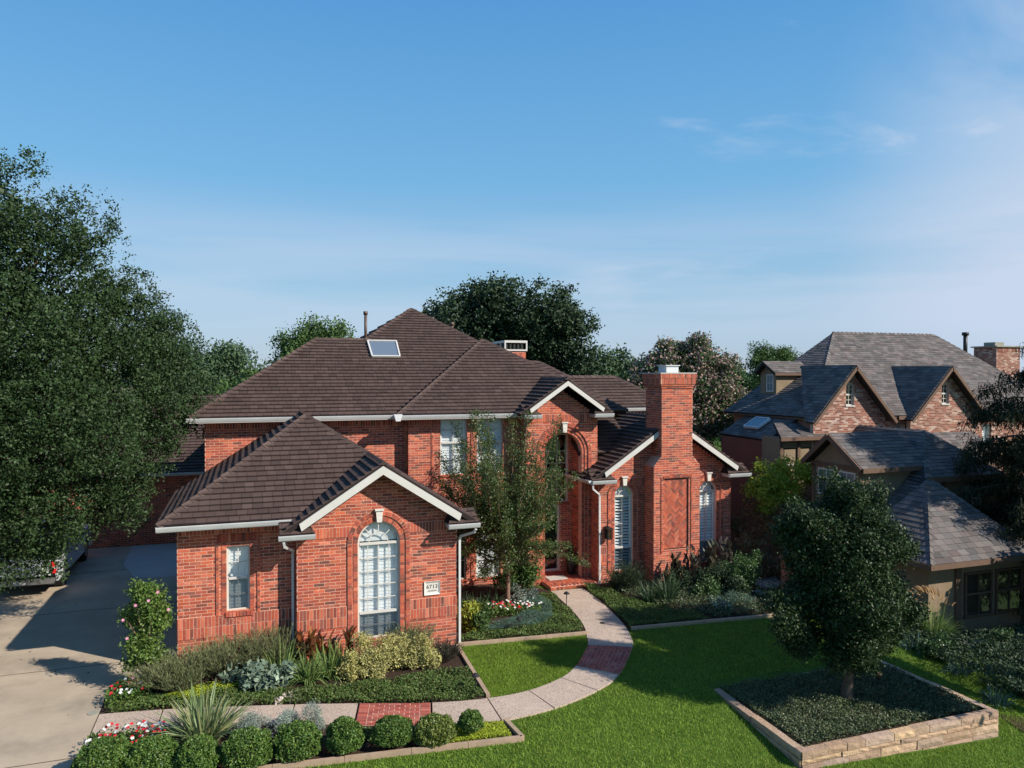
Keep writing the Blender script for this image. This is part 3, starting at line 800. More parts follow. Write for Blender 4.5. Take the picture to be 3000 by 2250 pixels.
wall(house, bp, m_mortar, (1.1, 0), (0, -1), (-1, 0), -18.75, -18.375, 0, 3.3, bands=[.82, 1.025], show=False, depth=.02)
wall(house, bp, m_mortar, (5.03, 0), (0, 1), (1, 0), 18.39, 23.28, 0, 3.3, show=False)
# main block
wm1 = wall(house, bp, m_mortar, (0, 23.65), X_, nY, -1.15, 4.8, 2.6, 5.55, bands=[5.3])
wm2 = wall(house, bp, m_mortar, (0, 23.3), X_, nY, 4.79, 8.54, 0, 5.55, bands=[5.3, .8],
           holes=[rect_hole(5.83, 6.71, 3.66, 5.52), rect_hole(7.05, 7.93, 3.66, 5.52), rect_hole(5.83, 6.68, .24, 2.53), rect_hole(7.02, 7.86, .24, 2.53)])
mm = MB()
for a, b in ((5.53, 5.60), (6.84, 6.92), (8.05, 8.12)):
    jamb(bp, wm2, 23.3, a, b, 0, 5.3, .025, mm, .05)
mm.build('brick_pilaster', m_mortar, house)
wall(house, bp, m_mortar, (4.79, 0), (0, -1), (-1, 0), -23.64, -23.31, 0, 5.55, show=False, depth=.02)
wall(house, bp, m_mortar, (-1.15, 0), (0, 1), (-1, 0), 23.66, 30.9, 0, 5.55, show=False)
# entry
ge = gable(9.82, 5.5, .66, 1.28)
we = wall(house, bp, m_mortar, (0, 22.75), X_, nY, 8.53, 11.1, -.15, 6.4, top=ge, holes=[arch_hole(9.88, .99, 0, 4.29)], bands=[5.3], depth=.3)
mm = MB()
for r0, r1, o_ in ((.66, .76, -.05), (.76, .87, -.02), (.87, .99, .018)):
    q = ring(bp, we, 22.75, 9.88, 4.29, r0, r1, o_, .25); mm.v_ = 0
    for a, b in ((9.88 - r1, 9.88 - r0), (9.88 + r0, 9.88 + r1)): jamb(bp, we, 22.75, a, b, 0, 4.29, o_, q, .25)
    q.build('arch_surround', m_mortar, house)
keystone(house, 9.88, 4.97, 5.27, 22.75)
wall(house, bp, m_mortar, (8.53, 0), (0, -1), (-1, 0), -23.29, -22.76, -.1, 5.5, show=False, depth=.02)
wall(house, bp, m_mortar, (9.22, 0), (0, 1), (1, 0), 22.95, 23.6, .1, 5.2, show=False, depth=.1)
wall(house, bp, m_mortar, (10.56, 0), (0, -1), (-1, 0), -23.6, -22.95, .1, 5.2, show=False, depth=.1)
wall(house, bp, m_mortar, (0, 23.6), X_, nY, 9.2, 10.6, .1, 5.3, show=False, holes=[rect_hole(9.24, 10.10, .16, 2.42), rect_hole(9.24, 10.40, 2.5, 4.85)])
mb = MB(); mb.box(9.15, 10.6, 23.02, 24.3, 5.0, 5.1); mb.build('porch_ceiling', m_soffit, house)
# porch floor of bricks
mb = MB(); mb.box(9.1, 10.75, 22.02, 24.2, -.1, .10); porch = mb.build('porch_floor', m_mortar, house)
for i in range(8):
    for j in range(10):
        prism_piece(bp, [(9.1 + i * .206 + .005, j * .1 + .005), (9.1 + (i + 1) * .206 - .005, j * .1 + .005), (9.1 + (i + 1) * .206 - .005, (j + 1) * .1 - .005), (9.1 + i * .206 + .005, (j + 1) * .1 - .005)],
                    (Vector((0, 22.03, .0)), Vector((1, 0, 0)), Vector((0, 0, 1))), .02, .01, porch) if False else None
mb = MB()
for i in range(24):
    for j in range(10):
        a = 9.1 + i * .0687; b = 22.03 + j * .206 + (i % 2) * .1
        mb.box(a + .004, a + .064, b + .004, min(b + .2, 24.1), .09, .118)
for i in range(24): mb.box(9.1 + i * .0687 + .004, 9.1 + i * .0687 + .064, 22.005, 22.03, -.08, .09)
mb.build('porch_brick_paving', m_brick, house, kind='stuff')
# glazed door, transom
window(house, 9.24, 10.10, .16, 2.42, 23.6, glass=m_glassd, fw=.07, label='dark glazed front door with a white frame').name = 'door'
window(house, 9.24, 10.40, 2.5, 4.85, 23.6, glass=m_glassd, cols=(9.63, 10.02), rows=(2.95, 3.4, 3.85, 4.25), label='tall gridded transom window over the door')
# right wing
gr = gable(13.43, 3.55, .65, 2.57)
wr = wall(house, bp, m_mortar, (0, 22.2), X_, nY, 10.86, 16.0, -.2, 5.2, top=gr,
          holes=[arch_hole(11.8, .45, .36, 2.86), arch_hole(15.06, .45, .36, 2.86), rect_hole(12.6, 14.26, -.2, 3.8)], bands=[.72, .97, 3.2])
for cx in (11.8, 15.06):
    q = ring(bp, wr, 22.2, cx, 2.86, .34, .45, .008, .09)
    for a, b in ((cx - .45, cx - .34), (cx + .34, cx + .45)): jamb(bp, wr, 22.2, a, b, .36, 2.86, .008, q)
    q.build('arch_surround', m_mortar, house)
    q = ring(bp, wr, 22.2, cx, 2.86, .50, .60, .03, .05)
    for a, b in ((cx - .60, cx - .50), (cx + .50, cx + .60)): jamb(bp, wr, 22.2, a, b, .36, 2.86, .03, q, .05)
    q.build('arch_surround', m_mortar, house); keystone(house, cx, 3.2, 3.46, 22.2)
wall(house, bp, m_mortar, (10.86, 0), (0, -1), (-1, 0), -22.74, -22.21, -.1, 3.5, show=False, depth=.02)
wall(house, bp, m_mortar, (16.0, 0), (0, 1), (1, 0), 22.22, 27, -.3, 3.5, show=False)
wall(house, bp, m_mortar, (0, 25.5), X_, nY, 12.2, 16.0, 3.6, 5.5, show=False)
wall(house, bp, m_mortar, (0, 33.4), X_, nY, -8.5, -1.1, 0, 2.95, show=False, bands=[2.7])
# chimney on the right wing
def cwall(a, b, z0, z1, top=None, bands=(), holes=(), y=21.56): return wall(house, bp, m_mortar, (0, y), X_, nY, a, b, z0, z1, top=top, bands=bands, holes=holes, depth=.03, name='chimney')
def shoulders(z): 
    if z < 3.85: return (12.55, 14.31)
    t = min((z - 3.85) / .32, 1); return (12.55 + .29 * t, 14.31 - .29 * t)
ch = cwall(12.55, 14.31, -.2, 6.42, top=shoulders, holes=[rect_hole(12.96, 13.87, 1.12, 3.42)])
wall(house, bp, m_mortar, (12.55, 0), (0, -1), (-1, 0), -22.19, -21.57, -.2, 3.85, show=False, depth=.05, name='chimney')
wall(house, bp, m_mortar, (14.31, 0), (0, 1), (1, 0), 21.57, 22.19, -.2, 3.85, show=False, depth=.05, name='chimney')
wall(house, bp, m_mortar, (12.84, 0), (0, -1), (-1, 0), -22.6, -21.57, 3.6, 6.42, show=False, depth=.05, name='chimney')
wall(house, bp, m_mortar, (14.02, 0), (0, 1), (1, 0), 21.57, 22.6, 3.6, 6.42, show=False, depth=.05, name='chimney')
mb = MB()
mb.box(12.9, 13.96, 21.72, 22.55, 3.9, 6.9); mb.box(12.6, 14.26, 21.72, 22.6, -.2, 3.9)
mb.prism([(12.55, 21.57, 3.85), (12.84, 21.57, 4.17), (12.84, 21.57, 3.85)], (0, .62, 0)); mb.prism([(14.31, 21.57, 3.85), (14.02, 21.57, 3.85), (14.02, 21.57, 4.17)], (0, .62, 0))
mb.build('chimney_core', m_mortar, house)
# corbelled top
for (z0, z1, e, sold) in ((6.42, 6.4885, .03, 0), (6.4885, 6.557, .055, 0), (6.557, 6.762, .08, 1), (6.762, 6.9, .095, 1)):
    bd = [z0] if sold else []
    for (O, U, N, a, b) in (((0, 21.56 - e), X_, nY, 12.84 - e, 14.02 + e), ((12.84 - e, 0), (0, -1), (-1, 0), -22.6 - e, -21.56 + e - .001), ((14.02 + e, 0), (0, 1), (1, 0), 21.56 - e + .001, 22.6 + e)):
        wall(house, bp, m_mortar, O, U, N, a, b, z0, z1, bands=bd, depth=.1, proud=0, name='chimney_corbel')
mb = MB(); mb.box(12.74, 14.12, 21.46, 22.7, 6.9, 6.94); mb.build('chimney_crown', m_conc2, house)
mb = MB(); mb.box(13.16, 13.62, 21.8, 22.3, 6.94, 7.16); mb.box(13.12, 13.66, 21.76, 22.34, 7.16, 7.19); mb.build('flue_cap', m_lead, house)
# herringbone panel
mb = MB(); mb.box(12.96, 13.87, 21.62, 21.7, 1.12, 3.42); hb = mb.build('herringbone_panel', m_mortar, house)
frh = (Vector((0, 21.62, 0)), Vector((1, 0, 0)), Vector((0, -1, 0)))
c45 = math.sqrt(.5); hw = .068; hl = .205
rect = [(12.965, 1.125), (13.865, 1.125), (13.865, 3.415), (12.965, 3.415)]
for i in range(-30, 40):
    for j in range(-30, 40):
        for o_ in (0, 1):
            # classic 1:3 herringbone lattice, rotated by 45 degrees
            bx, by = i * hw + j * 0, 0
            x = (i * 1 + j * 3) * hw; y = (i * 1 - j * 3) * hw
            r_ = [(x, y), (x + hl, y), (x + hl, y + hw), (x, y + hw)] if o_ == 0 else [(x - hw, y), (x, y), (x, y + hl), (x - hw, y + hl)]
            g_ = .005; cxm = sum(p[0] for p in r_) / 4; cym = sum(p[1] for p in r_) / 4
            r_ = [(p[0] + (g_ if p[0] < cxm else -g_), p[1] + (g_ if p[1] < cym else -g_)) for p in r_]
            q = [(13.41 + (p[0] - p[1]) * c45, 2.3 + (p[0] + p[1]) * c45) for p in r_]
            if all(p[0] < 12.9 or p[0] > 13.93 or p[1] < 1.0 or p[1] > 3.5 for p in q): continue
            cq = q
            for k in range(4):
                cq = clip(cq, rect[k], rect[(k + 1) % 4])
                if len(cq) < 3: break
            if len(cq) > 2 and area(cq) > .001: prism_piece(bp, cq, frh, .004 + random.uniform(0, .012), .01, hb)
mm = MB()
for a, b in ((12.96 - .14, 12.96 - .08), (13.87 + .08, 13.87 + .14)): jamb(bp, ch, 21.56, a, b, 1.0, 3.5, .022, mm, .04)
mm.build('panel_border', m_mortar, house)
x = 12.9
while x < 13.92: prism_piece(bp, [(x + .004, 3.46), (x + SW - .004, 3.46), (x + SW - .004, 3.53), (x + .004, 3.53)], (Vector((0, 21.56, 0)), Vector((1, 0, 0)), Vector((0, -1, 0))), .025, .03, ch); x += SW
# rear chimney
for (O, U, N, a, b) in (((0, 31), X_, nY, 10.69, 11.62), ((10.69, 0), (0, -1), (-1, 0), -32.7, -31.01), ):
    wall(house, bp, m_mortar, O, U, N, a, b, 6.6, 7.9, bands=[7.6], show=False, name='rear_chimney', depth=.1)
mb = MB(); mb.box(10.8, 11.58, 31.1, 32.7, 6.6, 7.9); mb.box(10.62, 11.68, 30.95, 32.8, 7.9, 7.97); mb.box(10.62, 11.68, 30.95, 32.8, 8.26, 8.36)
for x in (10.62, 11.62):
    for y in (30.95, 31.55, 32.15, 32.74): mb.box(x, x + .06, y, y + .06, 7.97, 8.26)
mb.build('flue_cap', m_white, house)
mb = MB(); mb.box(10.85, 11.45, 31.25, 32.5, 7.97, 8.26)
for i in range(5): mb.box(10.7 + i * .18, 10.78 + i * .18, 31.02, 31.04, 7.97, 8.26)
mb.build('flue_louver', m_iron, house)

# ---- roofs
rf = MB()
zE, pm = 5.64, .64
P_ = lambda y: zE + pm * (y - 23.25)
roof_polys = []
roof = MB().build if False else None
def roofpart(polys, name='roof', mat=m_deck, pool=tp, **k):
    mb = MB(); holder = bpy.data.objects.new(name, None)
    # deck mesh first so that its tiles can be parented to it
    for p in polys:
        P = [Vector(q) for q in p]; n = Vector((0, 0, 0))
        for i in range(len(P)): n += (P[i] - P[0]).cross(P[(i + 1) % len(P)] - P[0])
        n.normalize(); n = -n if n.z < 0 else n
        mb.prism([q - n * .004 for q in P], -n * k.get('td', .1), .5)
    k.pop('td', None)
    d = mb.build(name, mat, pool.root)
    for p in polys: slope(MB(), pool, p, deck=d, **k)
    return d
# main front slope, the small west hip and the big pyramid
rd = roofpart([[(-1.55, 23.25, zE), (4.02, 23.25, zE), (4.02, 27.1, 8.104), (2.3, 27.1, 8.104)],
               [(4.02, 23.25, zE), (12.07, 23.25, zE), (6.12, 29.2, 9.448), (4.02, 27.1, 8.104)],
               [(-1.55, 23.25, zE), (2.3, 27.1, 8.104), (-1.55, 30.95, zE)]])
roofpart([[(12.07, 23.25, zE), (12.07, 35.15, zE), (6.12, 29.2, 9.448)], [(.17, 27.1, 5.64), (4.02, 27.1, 8.104), (6.12, 29.2, 9.448), (.17, 35.15, zE)],
          [(-1.55, 30.95, zE), (2.3, 27.1, 8.104), (4.02, 27.1, 8.104), (4.02, 30.95, zE)], [(.17, 35.15, zE), (6.12, 29.2, 9.448), (12.07, 35.15, zE)]], w=.6, h=.36, show=False)
caps(cp, (-1.55, 23.25, zE), (2.3, 27.1, 8.104)); caps(cp, (2.3, 27.1, 8.104), (4.02, 27.1, 8.104)); caps(cp, (4.02, 27.1, 8.104), (6.12, 29.2, 9.448)); caps(cp, (6.12, 29.2, 9.448), (12.07, 23.25, zE))
# forward block over the upper windows
roofpart([[(4.39, 22.9, zE), (12.29, 22.9, zE), (8.34, 26.85, 8.168)], [(4.39, 22.9, zE), (8.34, 26.85, 8.168), (4.39, 25.0, zE)], [(12.29, 22.9, zE), (8.34, 26.85, 8.168), (12.29, 26, zE)]])
caps(cp, (4.39, 22.9, zE), (8.34, 26.85, 8.168)); caps(cp, (8.34, 26.85, 8.168), (12.29, 22.9, zE))
# blocks behind to the right
roofpart([[(8, 27.25, zE), (14.6, 27.25, zE), (11.85, 30, 7.4), (8, 30, 7.4)]]); roofpart([[(14.6, 27.25, zE), (14.6, 32.7, zE), (11.85, 30, 7.4)]], w=.6, h=.36, show=False)
caps(cp, (8.5, 30, 7.4), (11.85, 30, 7.4)); caps(cp, (11.85, 30, 7.4), (14.6, 27.25, zE))
roofpart([[(10.5, 22.9, 4.23), (12.62, 22.9, 4.23), (12.62, 25.1, zE), (10.5, 25.1, zE)], [(10.5, 25.1, zE), (15.62, 25.1, zE), (13.85, 26.87, 6.773), (10.5, 26.87, 6.773)]])
roofpart([[(15.62, 25.1, zE), (15.62, 28.64, zE), (13.85, 26.87, 6.773)]], w=.6, h=.36, show=False)
caps(cp, (11.0, 26.87, 6.773), (13.85, 26.87, 6.773)); caps(cp, (13.85, 26.87, 6.773), (15.62, 25.1, zE))
# entry gable roof
zr = 5.63 + .68 * 1.62
roofpart([[(8.2, 22.33, 5.63), (9.82, 22.33, zr), (9.82, 26.4, zr), (8.2, 23.6, 5.63)], [(9.82, 22.33, zr), (11.44, 22.33, 5.63), (11.44, 25.2, 5.63), (9.82, 26.4, zr)]])
caps(cp, (9.82, 22.3, zr + .01), (9.82, 26.2, zr + .01)); rake(house, 9.82, 1.62, 5.63, .68, 22.28, w=.13, trim=.3)
eave_return(house, tp, cp, 8.35, 8.85, 22.33, 22.74, 5.62, -1, rd); eave_return(house, tp, cp, 10.8, 11.4, 22.33, 22.74, 5.62, 1, rd)
# garage wing roof
A_ = (1.565, 21.8, 5.739); B_ = (1.565, 23.64, 5.739); G1 = (3.08, 20.29, 4.754); G0 = (3.08, 17.95, 4.754)
roofpart([[(-1.88, 18.36, 3.5), (1.15, 18.36, 3.5), G1, A_], [(-1.88, 18.36, 3.5), A_, B_, (-1.88, 23.64, 3.5)],
          [(.72, 17.95, 3.22), G0, G1, (1.15, 18.36, 3.5)], [G0, (5.44, 17.95, 3.22), (5.44, 20.29, 3.22), G1], [(5.44, 20.29, 3.22), (5.44, 23.25, 3.22), (1.565, 23.25, 5.739), A_, G1]])
caps(cp, (-1.88, 18.36, 3.5), A_); caps(cp, A_, B_); caps(cp, A_, G1); caps(cp, G0, G1)
rake(house, 3.08, 2.36, 3.22, .65, 17.90, w=.17, trim=.42)
eave_return(house, tp, cp, .72, 1.45, 17.95, 18.36, 3.22, -1, rd); eave_return(house, tp, cp, 4.72, 5.44, 17.95, 18.36, 3.22, 1, rd)
for q in ((-1.88, 1.08, 18.38, 18.74, 3.34, 3.38), (-1.86, -1.53, 18.76, 23.6, 3.34, 3.38), (5.05, 5.42, 18.4, 23.2, 3.06, 3.10), (-1.53, 4.4, 23.27, 23.63, 5.47, 5.51), (4.42, 8.5, 22.92, 23.29, 5.47, 5.51),
          (-1.53, -1.16, 23.65, 30.9, 5.47, 5.51), (10.47, 10.85, 21.85, 22.7, 3.34, 3.38), (16.02, 16.38, 21.85, 26, 3.34, 3.38)):
    mb = MB(); mb.box(*q); mb.build('soffit', m_soffit, house)
# right wing roof
zw = 3.5 + .65 * 2.98
roofpart([[(10.45, 21.78, 3.5), (13.43, 21.78, zw), (13.43, 26.5, zw), (10.45, 24.6, 3.5)], [(13.43, 21.78, zw), (16.41, 21.78, 3.5), (16.41, 26.5, 3.5), (13.43, 26.5, zw)]])
caps(cp, (13.43, 22.7, zw), (13.43, 26, zw)); rake(house, 13.43, 2.98, 3.5, .65, 21.74, w=.15, trim=.42)
eave_return(house, tp, cp, 10.45, 11.22, 21.78, 22.19, 3.5, -1, rd); eave_return(house, tp, cp, 15.6, 16.41, 21.78, 22.19, 3.5, 1, rd)
# low side wing behind the oak
roofpart([[(-8.6, 32.9, 2.95), (-1.16, 32.9, 2.95), (-1.16, 37.5, 5.9), (-8.6, 37.5, 5.9)]])
gutter(house, (-8.6, 32.88, 2.93), (-1.2, 32.88, 2.93), (0, -1, 0))
gutter(house, (-1.9, 18.33, 3.49), (.98, 18.33, 3.49), (0, -1, 0)); gutter(house, (-1.62, 23.22, 5.62), (4.36, 23.22, 5.62), (0, -1, 0)); gutter(house, (4.36, 22.87, 5.62), (8.4, 22.87, 5.62), (0, -1, 0))
gutter(house, (12.62, 25.07, 5.62), (15.65, 25.07, 5.62), (0, -1, 0)); gutter(house, (10.42, 24.2, 3.48), (10.42, 21.75, 3.48), (-1, 0, 0))
downspout(house, [(.80, 17.9, 3.02), (.82, 17.95, 2.92), (1.03, 18.42, 2.72), (1.03, 18.62, 2.6), (1.03, 18.64, .1)])
downspout(house, [(5.38, 17.9, 3.02), (5.36, 17.95, 2.95), (5.1, 18.28, 2.8), (5.085, 18.34, 2.7), (5.085, 18.34, .02)])
downspout(house, [(10.45, 21.75, 3.3), (10.47, 21.78, 3.2), (10.78, 22.0, 3.0), (10.86, 22.1, 2.9), (10.88, 22.12, .02)])
mb = MB(); mb.prism([(4.30, 22.72, 5.45), (4.44, 22.72, 5.45), (4.50, 22.72, 5.66), (4.24, 22.72, 5.66)], (0, .2, 0)); mb.build('gutter_outlet', m_gut, house)
# windows
window(house, -.45, .06, 1.32, 2.85, 18.76, rails=(2.08,), cols=(-.195,), rows=(1.7, 2.46), slats=(1.40, 2.82), slat_tilt=77, screen=2.08)
window(house, 2.535, 3.565, .42, 3.295, 18.37, arch=True, rails=(2.74, 1.05), cols=(2.79, 3.05, 3.31), rows=(.74, 1.4, 1.73, 2.06, 2.39), slats=(.50, 2.70), slat_tilt=78, screen=1.05, fw=.05)
for (a, b, c, d) in ((5.83, 6.71, 3.66, 5.52), (7.05, 7.93, 3.66, 5.52), (5.83, 6.68, .24, 2.53), (7.02, 7.86, .24, 2.53)):
    window(house, a, b, c, d, 23.3, rails=((c + d) / 2 + .1,), cols=((a + b) / 2,), rows=(c + (d - c) * .27, c + (d - c) * .78), slats=None if (a < 6 and c < 1) else (c + .08, d - .06), slat_tilt=74)
for cx in (11.8, 15.06):
    window(house, cx - .34, cx + .34, .36, 3.2, 22.2, arch=True, rails=(2.84, 1.13), cols=(cx,), rows=(.72, 1.5, 1.92, 2.36), slats=(.46, 2.78), slat_tilt=38 if cx < 12 else 66, pitch=.1, screen=1.13)
# skylight, vent pipes
nn = Vector((0, -pm, 1)).normalized()
mb = MB(); a, b, c, d = [Vector(q) for q in ((4.1, 26.05, 7.43), (5.06, 26.05, 7.43), (5.1, 26.95, 8.0), (4.08, 26.95, 8.0))]
for p, q in ((a, b), (b, c), (c, d), (d, a)): mb.bar(p + nn * .06, q + nn * .06, .05, .12, nn)
sk = mb.build('skylight', m_white, house); mb = MB(); mb.add([p + nn * .09 for p in (a, b, c, d)], [[0, 1, 2, 3]]); mb.build('pane', m_sky, sk)
def pipe(x, y, z0, z1, r=.055):
    mb = MB(); mb.tube([(x, y, z0), (x, y, z1 - .1)], r, 10); mb.tube([(x, y, z1 - .12), (x, y, z1)], r * 1.5, 10); mb.tube([(x, y, z0), (x, y, z0 + .12)], r * 2, 10); mb.build('vent_pipe', m_bronze, house, True)
pipe(4.13, 27.7, 7.9, 9.18); pipe(7.0, 29.2, 8.6, 9.15, .04); pipe(7.55, 28.3, 8.2, 8.9, .06)
# address plaque
mb = MB()
y = 18.37
x0, x1, z0, z1 = 4.17, 4.58, 1.36, 1.70
for q in (((x0, z0), (x1, z0), (x1 - .05, z0 + .05), (x0 + .05, z0 + .05)), ((x1, z0), (x1, z1), (x1 - .05, z1 - .05), (x1 - .05, z0 + .05)), ((x1, z1), (x0, z1), (x0 + .05, z1 - .05), (x1 - .05, z1 - .05)), ((x0, z1), (x0, z0), (x0 + .05, z0 + .05), (x0 + .05, z1 - .05))):
    mb.add([(q[0][0], y - .035, q[0][1]), (q[1][0], y - .035, q[1][1]), (q[2][0], y - .006, q[2][1]), (q[3][0], y - .006, q[3][1])], [[0, 1, 2, 3]])
    mb.add([(q[0][0], y - .035, q[0][1]), (q[1][0], y - .035, q[1][1]), (q[1][0], y + .01, q[1][1]), (q[0][0], y + .01, q[0][1])], [[0, 1, 2, 3]])
mb.box(x0 + .05, x1 - .05, y - .005, y + .01, z0 + .05, z1 - .05)
pq = mb.build('address_plaque', m_stone, house)
def text(s, size, loc, parent, name='lettering', mat=m_ink, spacing=1.):
    c = bpy.data.curves.new(name, 'FONT'); c.body = s; c.size = size; c.extrude = .002; c.align_x = 'CENTER'; c.align_y = 'CENTER'; c.space_character = spacing
    c.materials.append(mat); o = bpy.data.objects.new(name, c); COL.objects.link(o); o.location = loc; o.rotation_euler = (R(90), 0, 0); o.parent = parent
    bpy.context.view_layer.update(); dg = bpy.context.evaluated_depsgraph_get(); me = bpy.data.meshes.new_from_object(o.evaluated_get(dg)); k = link(name, me, parent); k.location = loc; k.rotation_euler = (R(90), 0, 0); bpy.data.objects.remove(o)
    return k
text('6713', .135, (4.375, y - .009, 1.56), pq, spacing=1.1)
mb = MB()
for i in range(9): mb.box(4.265 + i * .025, 4.28 + i * .025, y - .008, y - .004, 1.445, 1.46 + .006 * (i % 3))
mb.build('small_lettering', m_ink, pq)
bp.finish(); tp.finish(); cp.finish()

# things at the house
t = thing('wall_lantern', 'black box lantern on the brick wall left of the arched window', 'lantern', (11.15, 22.1, 1.6))
mb = MB(); mb.box(11.09, 11.21, 22.12, 22.18, 1.52, 1.9); mb.bar((11.15, 22.15, 1.86), (11.15, 22.0, 1.9), .03, .03); mb.build('bracket', m_iron, t)
mb = MB(); mb.box(11.06, 11.24, 21.9, 22.07, 1.5, 1.53); mb.box(11.05, 11.25, 21.89, 22.08, 1.83, 1.87)
for x in (11.06, 11.22):
    for yy in (21.9, 22.05): mb.box(x, x + .02, yy, yy + .02, 1.53, 1.83)
mb.build('cage', m_iron, t); mb = MB(); mb.box(11.085, 11.215, 21.925, 22.045, 1.535, 1.825); mb.build('lamp_glass', m_glassd, t)
t = thing('doormat', 'flat grey doormat on the brick porch', 'doormat', (9.6, 23.2, .12)); mb = MB(); mb.box(9.35, 10.0, 22.7, 23.15, .12, .14); mb.build('mat', m_conc2, t)
t = thing('plant_pot', 'dark tall plant pot beside the front door', 'pot', (10.36, 23.25, .12)); mb = MB()
mb.tube([(10.36, 23.25, .12), (10.36, 23.25, .2), (10.36, 23.25, .5), (10.36, 23.25, .62), (10.36, 23.25, .65)], [.1, .13, .17, .18, .17], 16); mb.build('pot_body', m_iron, t, True)
Pq = np.array([10.36, 23.25, .85]) + RNG.normal(size=(300, 3)) * [.09, .09, .14]; V, r_ = leaves(Pq, .07); quadmesh('foliage', V, r_, m_strapd, parent=t)

# ------------------------------------------------------------------ neighbouring house
nb = thing('slate_roofed_house', 'brown half-timbered and brick house with steep grey slate roofs and dormers', 'house', (22, 20, -.5))
nbp = Pool(nb, 'brick', 'brickwork', m_brick2); nsp = Pool(nb, 'roof_shingle', 'roof_shingling', m_sh); ncp = Pool(nb, 'ridge_cap', 'ridge_caps', m_sh)
SH = dict(w=.30, h=.15, th=(.016, .004))
def nroof(polys, **k):
    kk = dict(SH); kk.update(k); return roofpart(polys, mat=m_sh2, pool=nsp, **kk)
def solid(verts_poly, off, mat, name='wall'):
    mb = MB(); mb.prism(verts_poly, off, .5); return mb.build(name, mat, nb)
def trim(a, b, w=.16, d=.05, up=(0, 0, 1)):
    mb = MB(); mb.bar(a, b, d, w, up); return mb.build('trim_board', m_timber, nb)
# rear tall block
e = 5.3
nroof([[(19.6, 22.3, e), (32.2, 22.3, e), (30.87, 27, 8.74), (24.86, 27, 8.74)]]); nroof([[(19.6, 22.3, e), (24.86, 27, 8.74), (19.4, 27.4, e)]])
nroof([[(33.4, 22.3, e), (30.87, 27, 8.74), (33.4, 31, e)], [(32.2, 22.3, e), (33.4, 22.3, e), (30.87, 27, 8.74)], [(25, 31, e), (24.86, 27, 8.74), (30.87, 27, 8.74), (33.4, 31, e)], [(19.4, 27.4, e), (24.86, 27, 8.74), (25, 31, e)]], w=.6)
caps(ncp, (19.6, 22.3, e), (24.86, 27, 8.74), w=.1, hgt=.03); caps(ncp, (24.86, 27, 8.74), (30.87, 27, 8.74), w=.1, hgt=.05); caps(ncp, (30.87, 27, 8.74), (33.4, 22.3, e), w=.1, hgt=.03)
for cx, hw_, zt, rx in ((21.3, 1.85, 7.22, 0), (26.05, 1.95, 7.22, 0)):
    p_ = (zt - e + .1) / hw_
    wl_ = wall(nb, nbp, m_mortar2, (0, 22.25), X_, nY, cx - hw_ + .15, cx + hw_ - .15, 3.2, 7.1, top=gable(cx, 5.25, p_, hw_ - .15), holes=[rect_hole(cx - .19, cx + .19, 5.72, 6.5)], show=True)
    window(nb, cx - .19, cx + .19, 5.72, 6.5, 22.25, rails=(6.12,), cols=(cx,), rows=(5.92, 6.32), glass=m_glassd, fw=.035)
    nroof([[(cx - hw_ - .1, 21.95, e - .15), (cx, 21.95, zt), (cx, 24.9, zt), (cx - hw_ - .1, 22.4, e - .15)], [(cx, 21.95, zt), (cx + hw_ + .1, 21.95, e - .15), (cx + hw_ + .1, 22.4, e - .15), (cx, 24.9, zt)]])
    for s_ in (-1, 1): trim((cx, 21.92, zt - .1), (cx + s_ * (hw_ + .08), 21.92, e - .24), .11)
    # slanted header bricks under the rakes
    x = .25
    while x < hw_ - .3:
        for s_ in (-1, 1):
            xc, zc = cx + s_ * x, zt - .32 - x * p_
            prism_piece(nbp, [(xc - .09, zc - .03), (xc + .09, zc - .03), (xc + .09, zc + .035), (xc - .09, zc + .035)], (Vector((0, 22.25, 0)), Vector((1, 0, 0)), Vector((0, -1, 0))), .04, .03, wl_)
        x += .13
wall(nb, nbp, m_mortar2, (0, 22.6), X_, nY, 19.8, 33.1, 2.6, 5.2, holes=[rect_hole(23.85, 24.35, 4.1, 4.9), rect_hole(24.5, 25.0, 4.1, 4.9), rect_hole(26.1, 26.6, 4.0, 4.85), rect_hole(28.5, 29.0, 4.0, 4.85)])
for a, b in ((23.85, 24.35), (24.5, 25.0)): window(nb, a, b, 4.1, 4.9, 22.6, rails=(4.5,), slats=(4.15, 4.85), fw=.04)
window(nb, 26.0, 26.5, 4.25, 4.95, 22.2, slats=(4.3, 4.9), fw=.04); window(nb, 28.5, 29.0, 4.0, 4.85, 22.6, slats=(4.1, 4.8), fw=.04)
solid([(19.75, 22.65, -.6), (19.75, 27.2, -.6), (19.75, 27.2, 5.15), (19.75, 22.65, 5.15)], (.1, 0, 0), m_brick2)
solid([(19.8, 22.8, -.6), (33.05, 22.8, -.6), (33.05, 22.8, 5.15), (19.8, 22.8, 5.15)], (0, .2, 0), m_stucco)
solid([(19.62, 22.32, e - .12), (33.38, 22.32, e - .12), (33.38, 30.9, e - .12), (25, 30.9, e - .12), (19.45, 27.3, e - .12)], (0, 0, .06), m_timber, 'soffit')
trim((23.7, 22.28, e - .1), (24.7, 22.28, e - .1), .14)
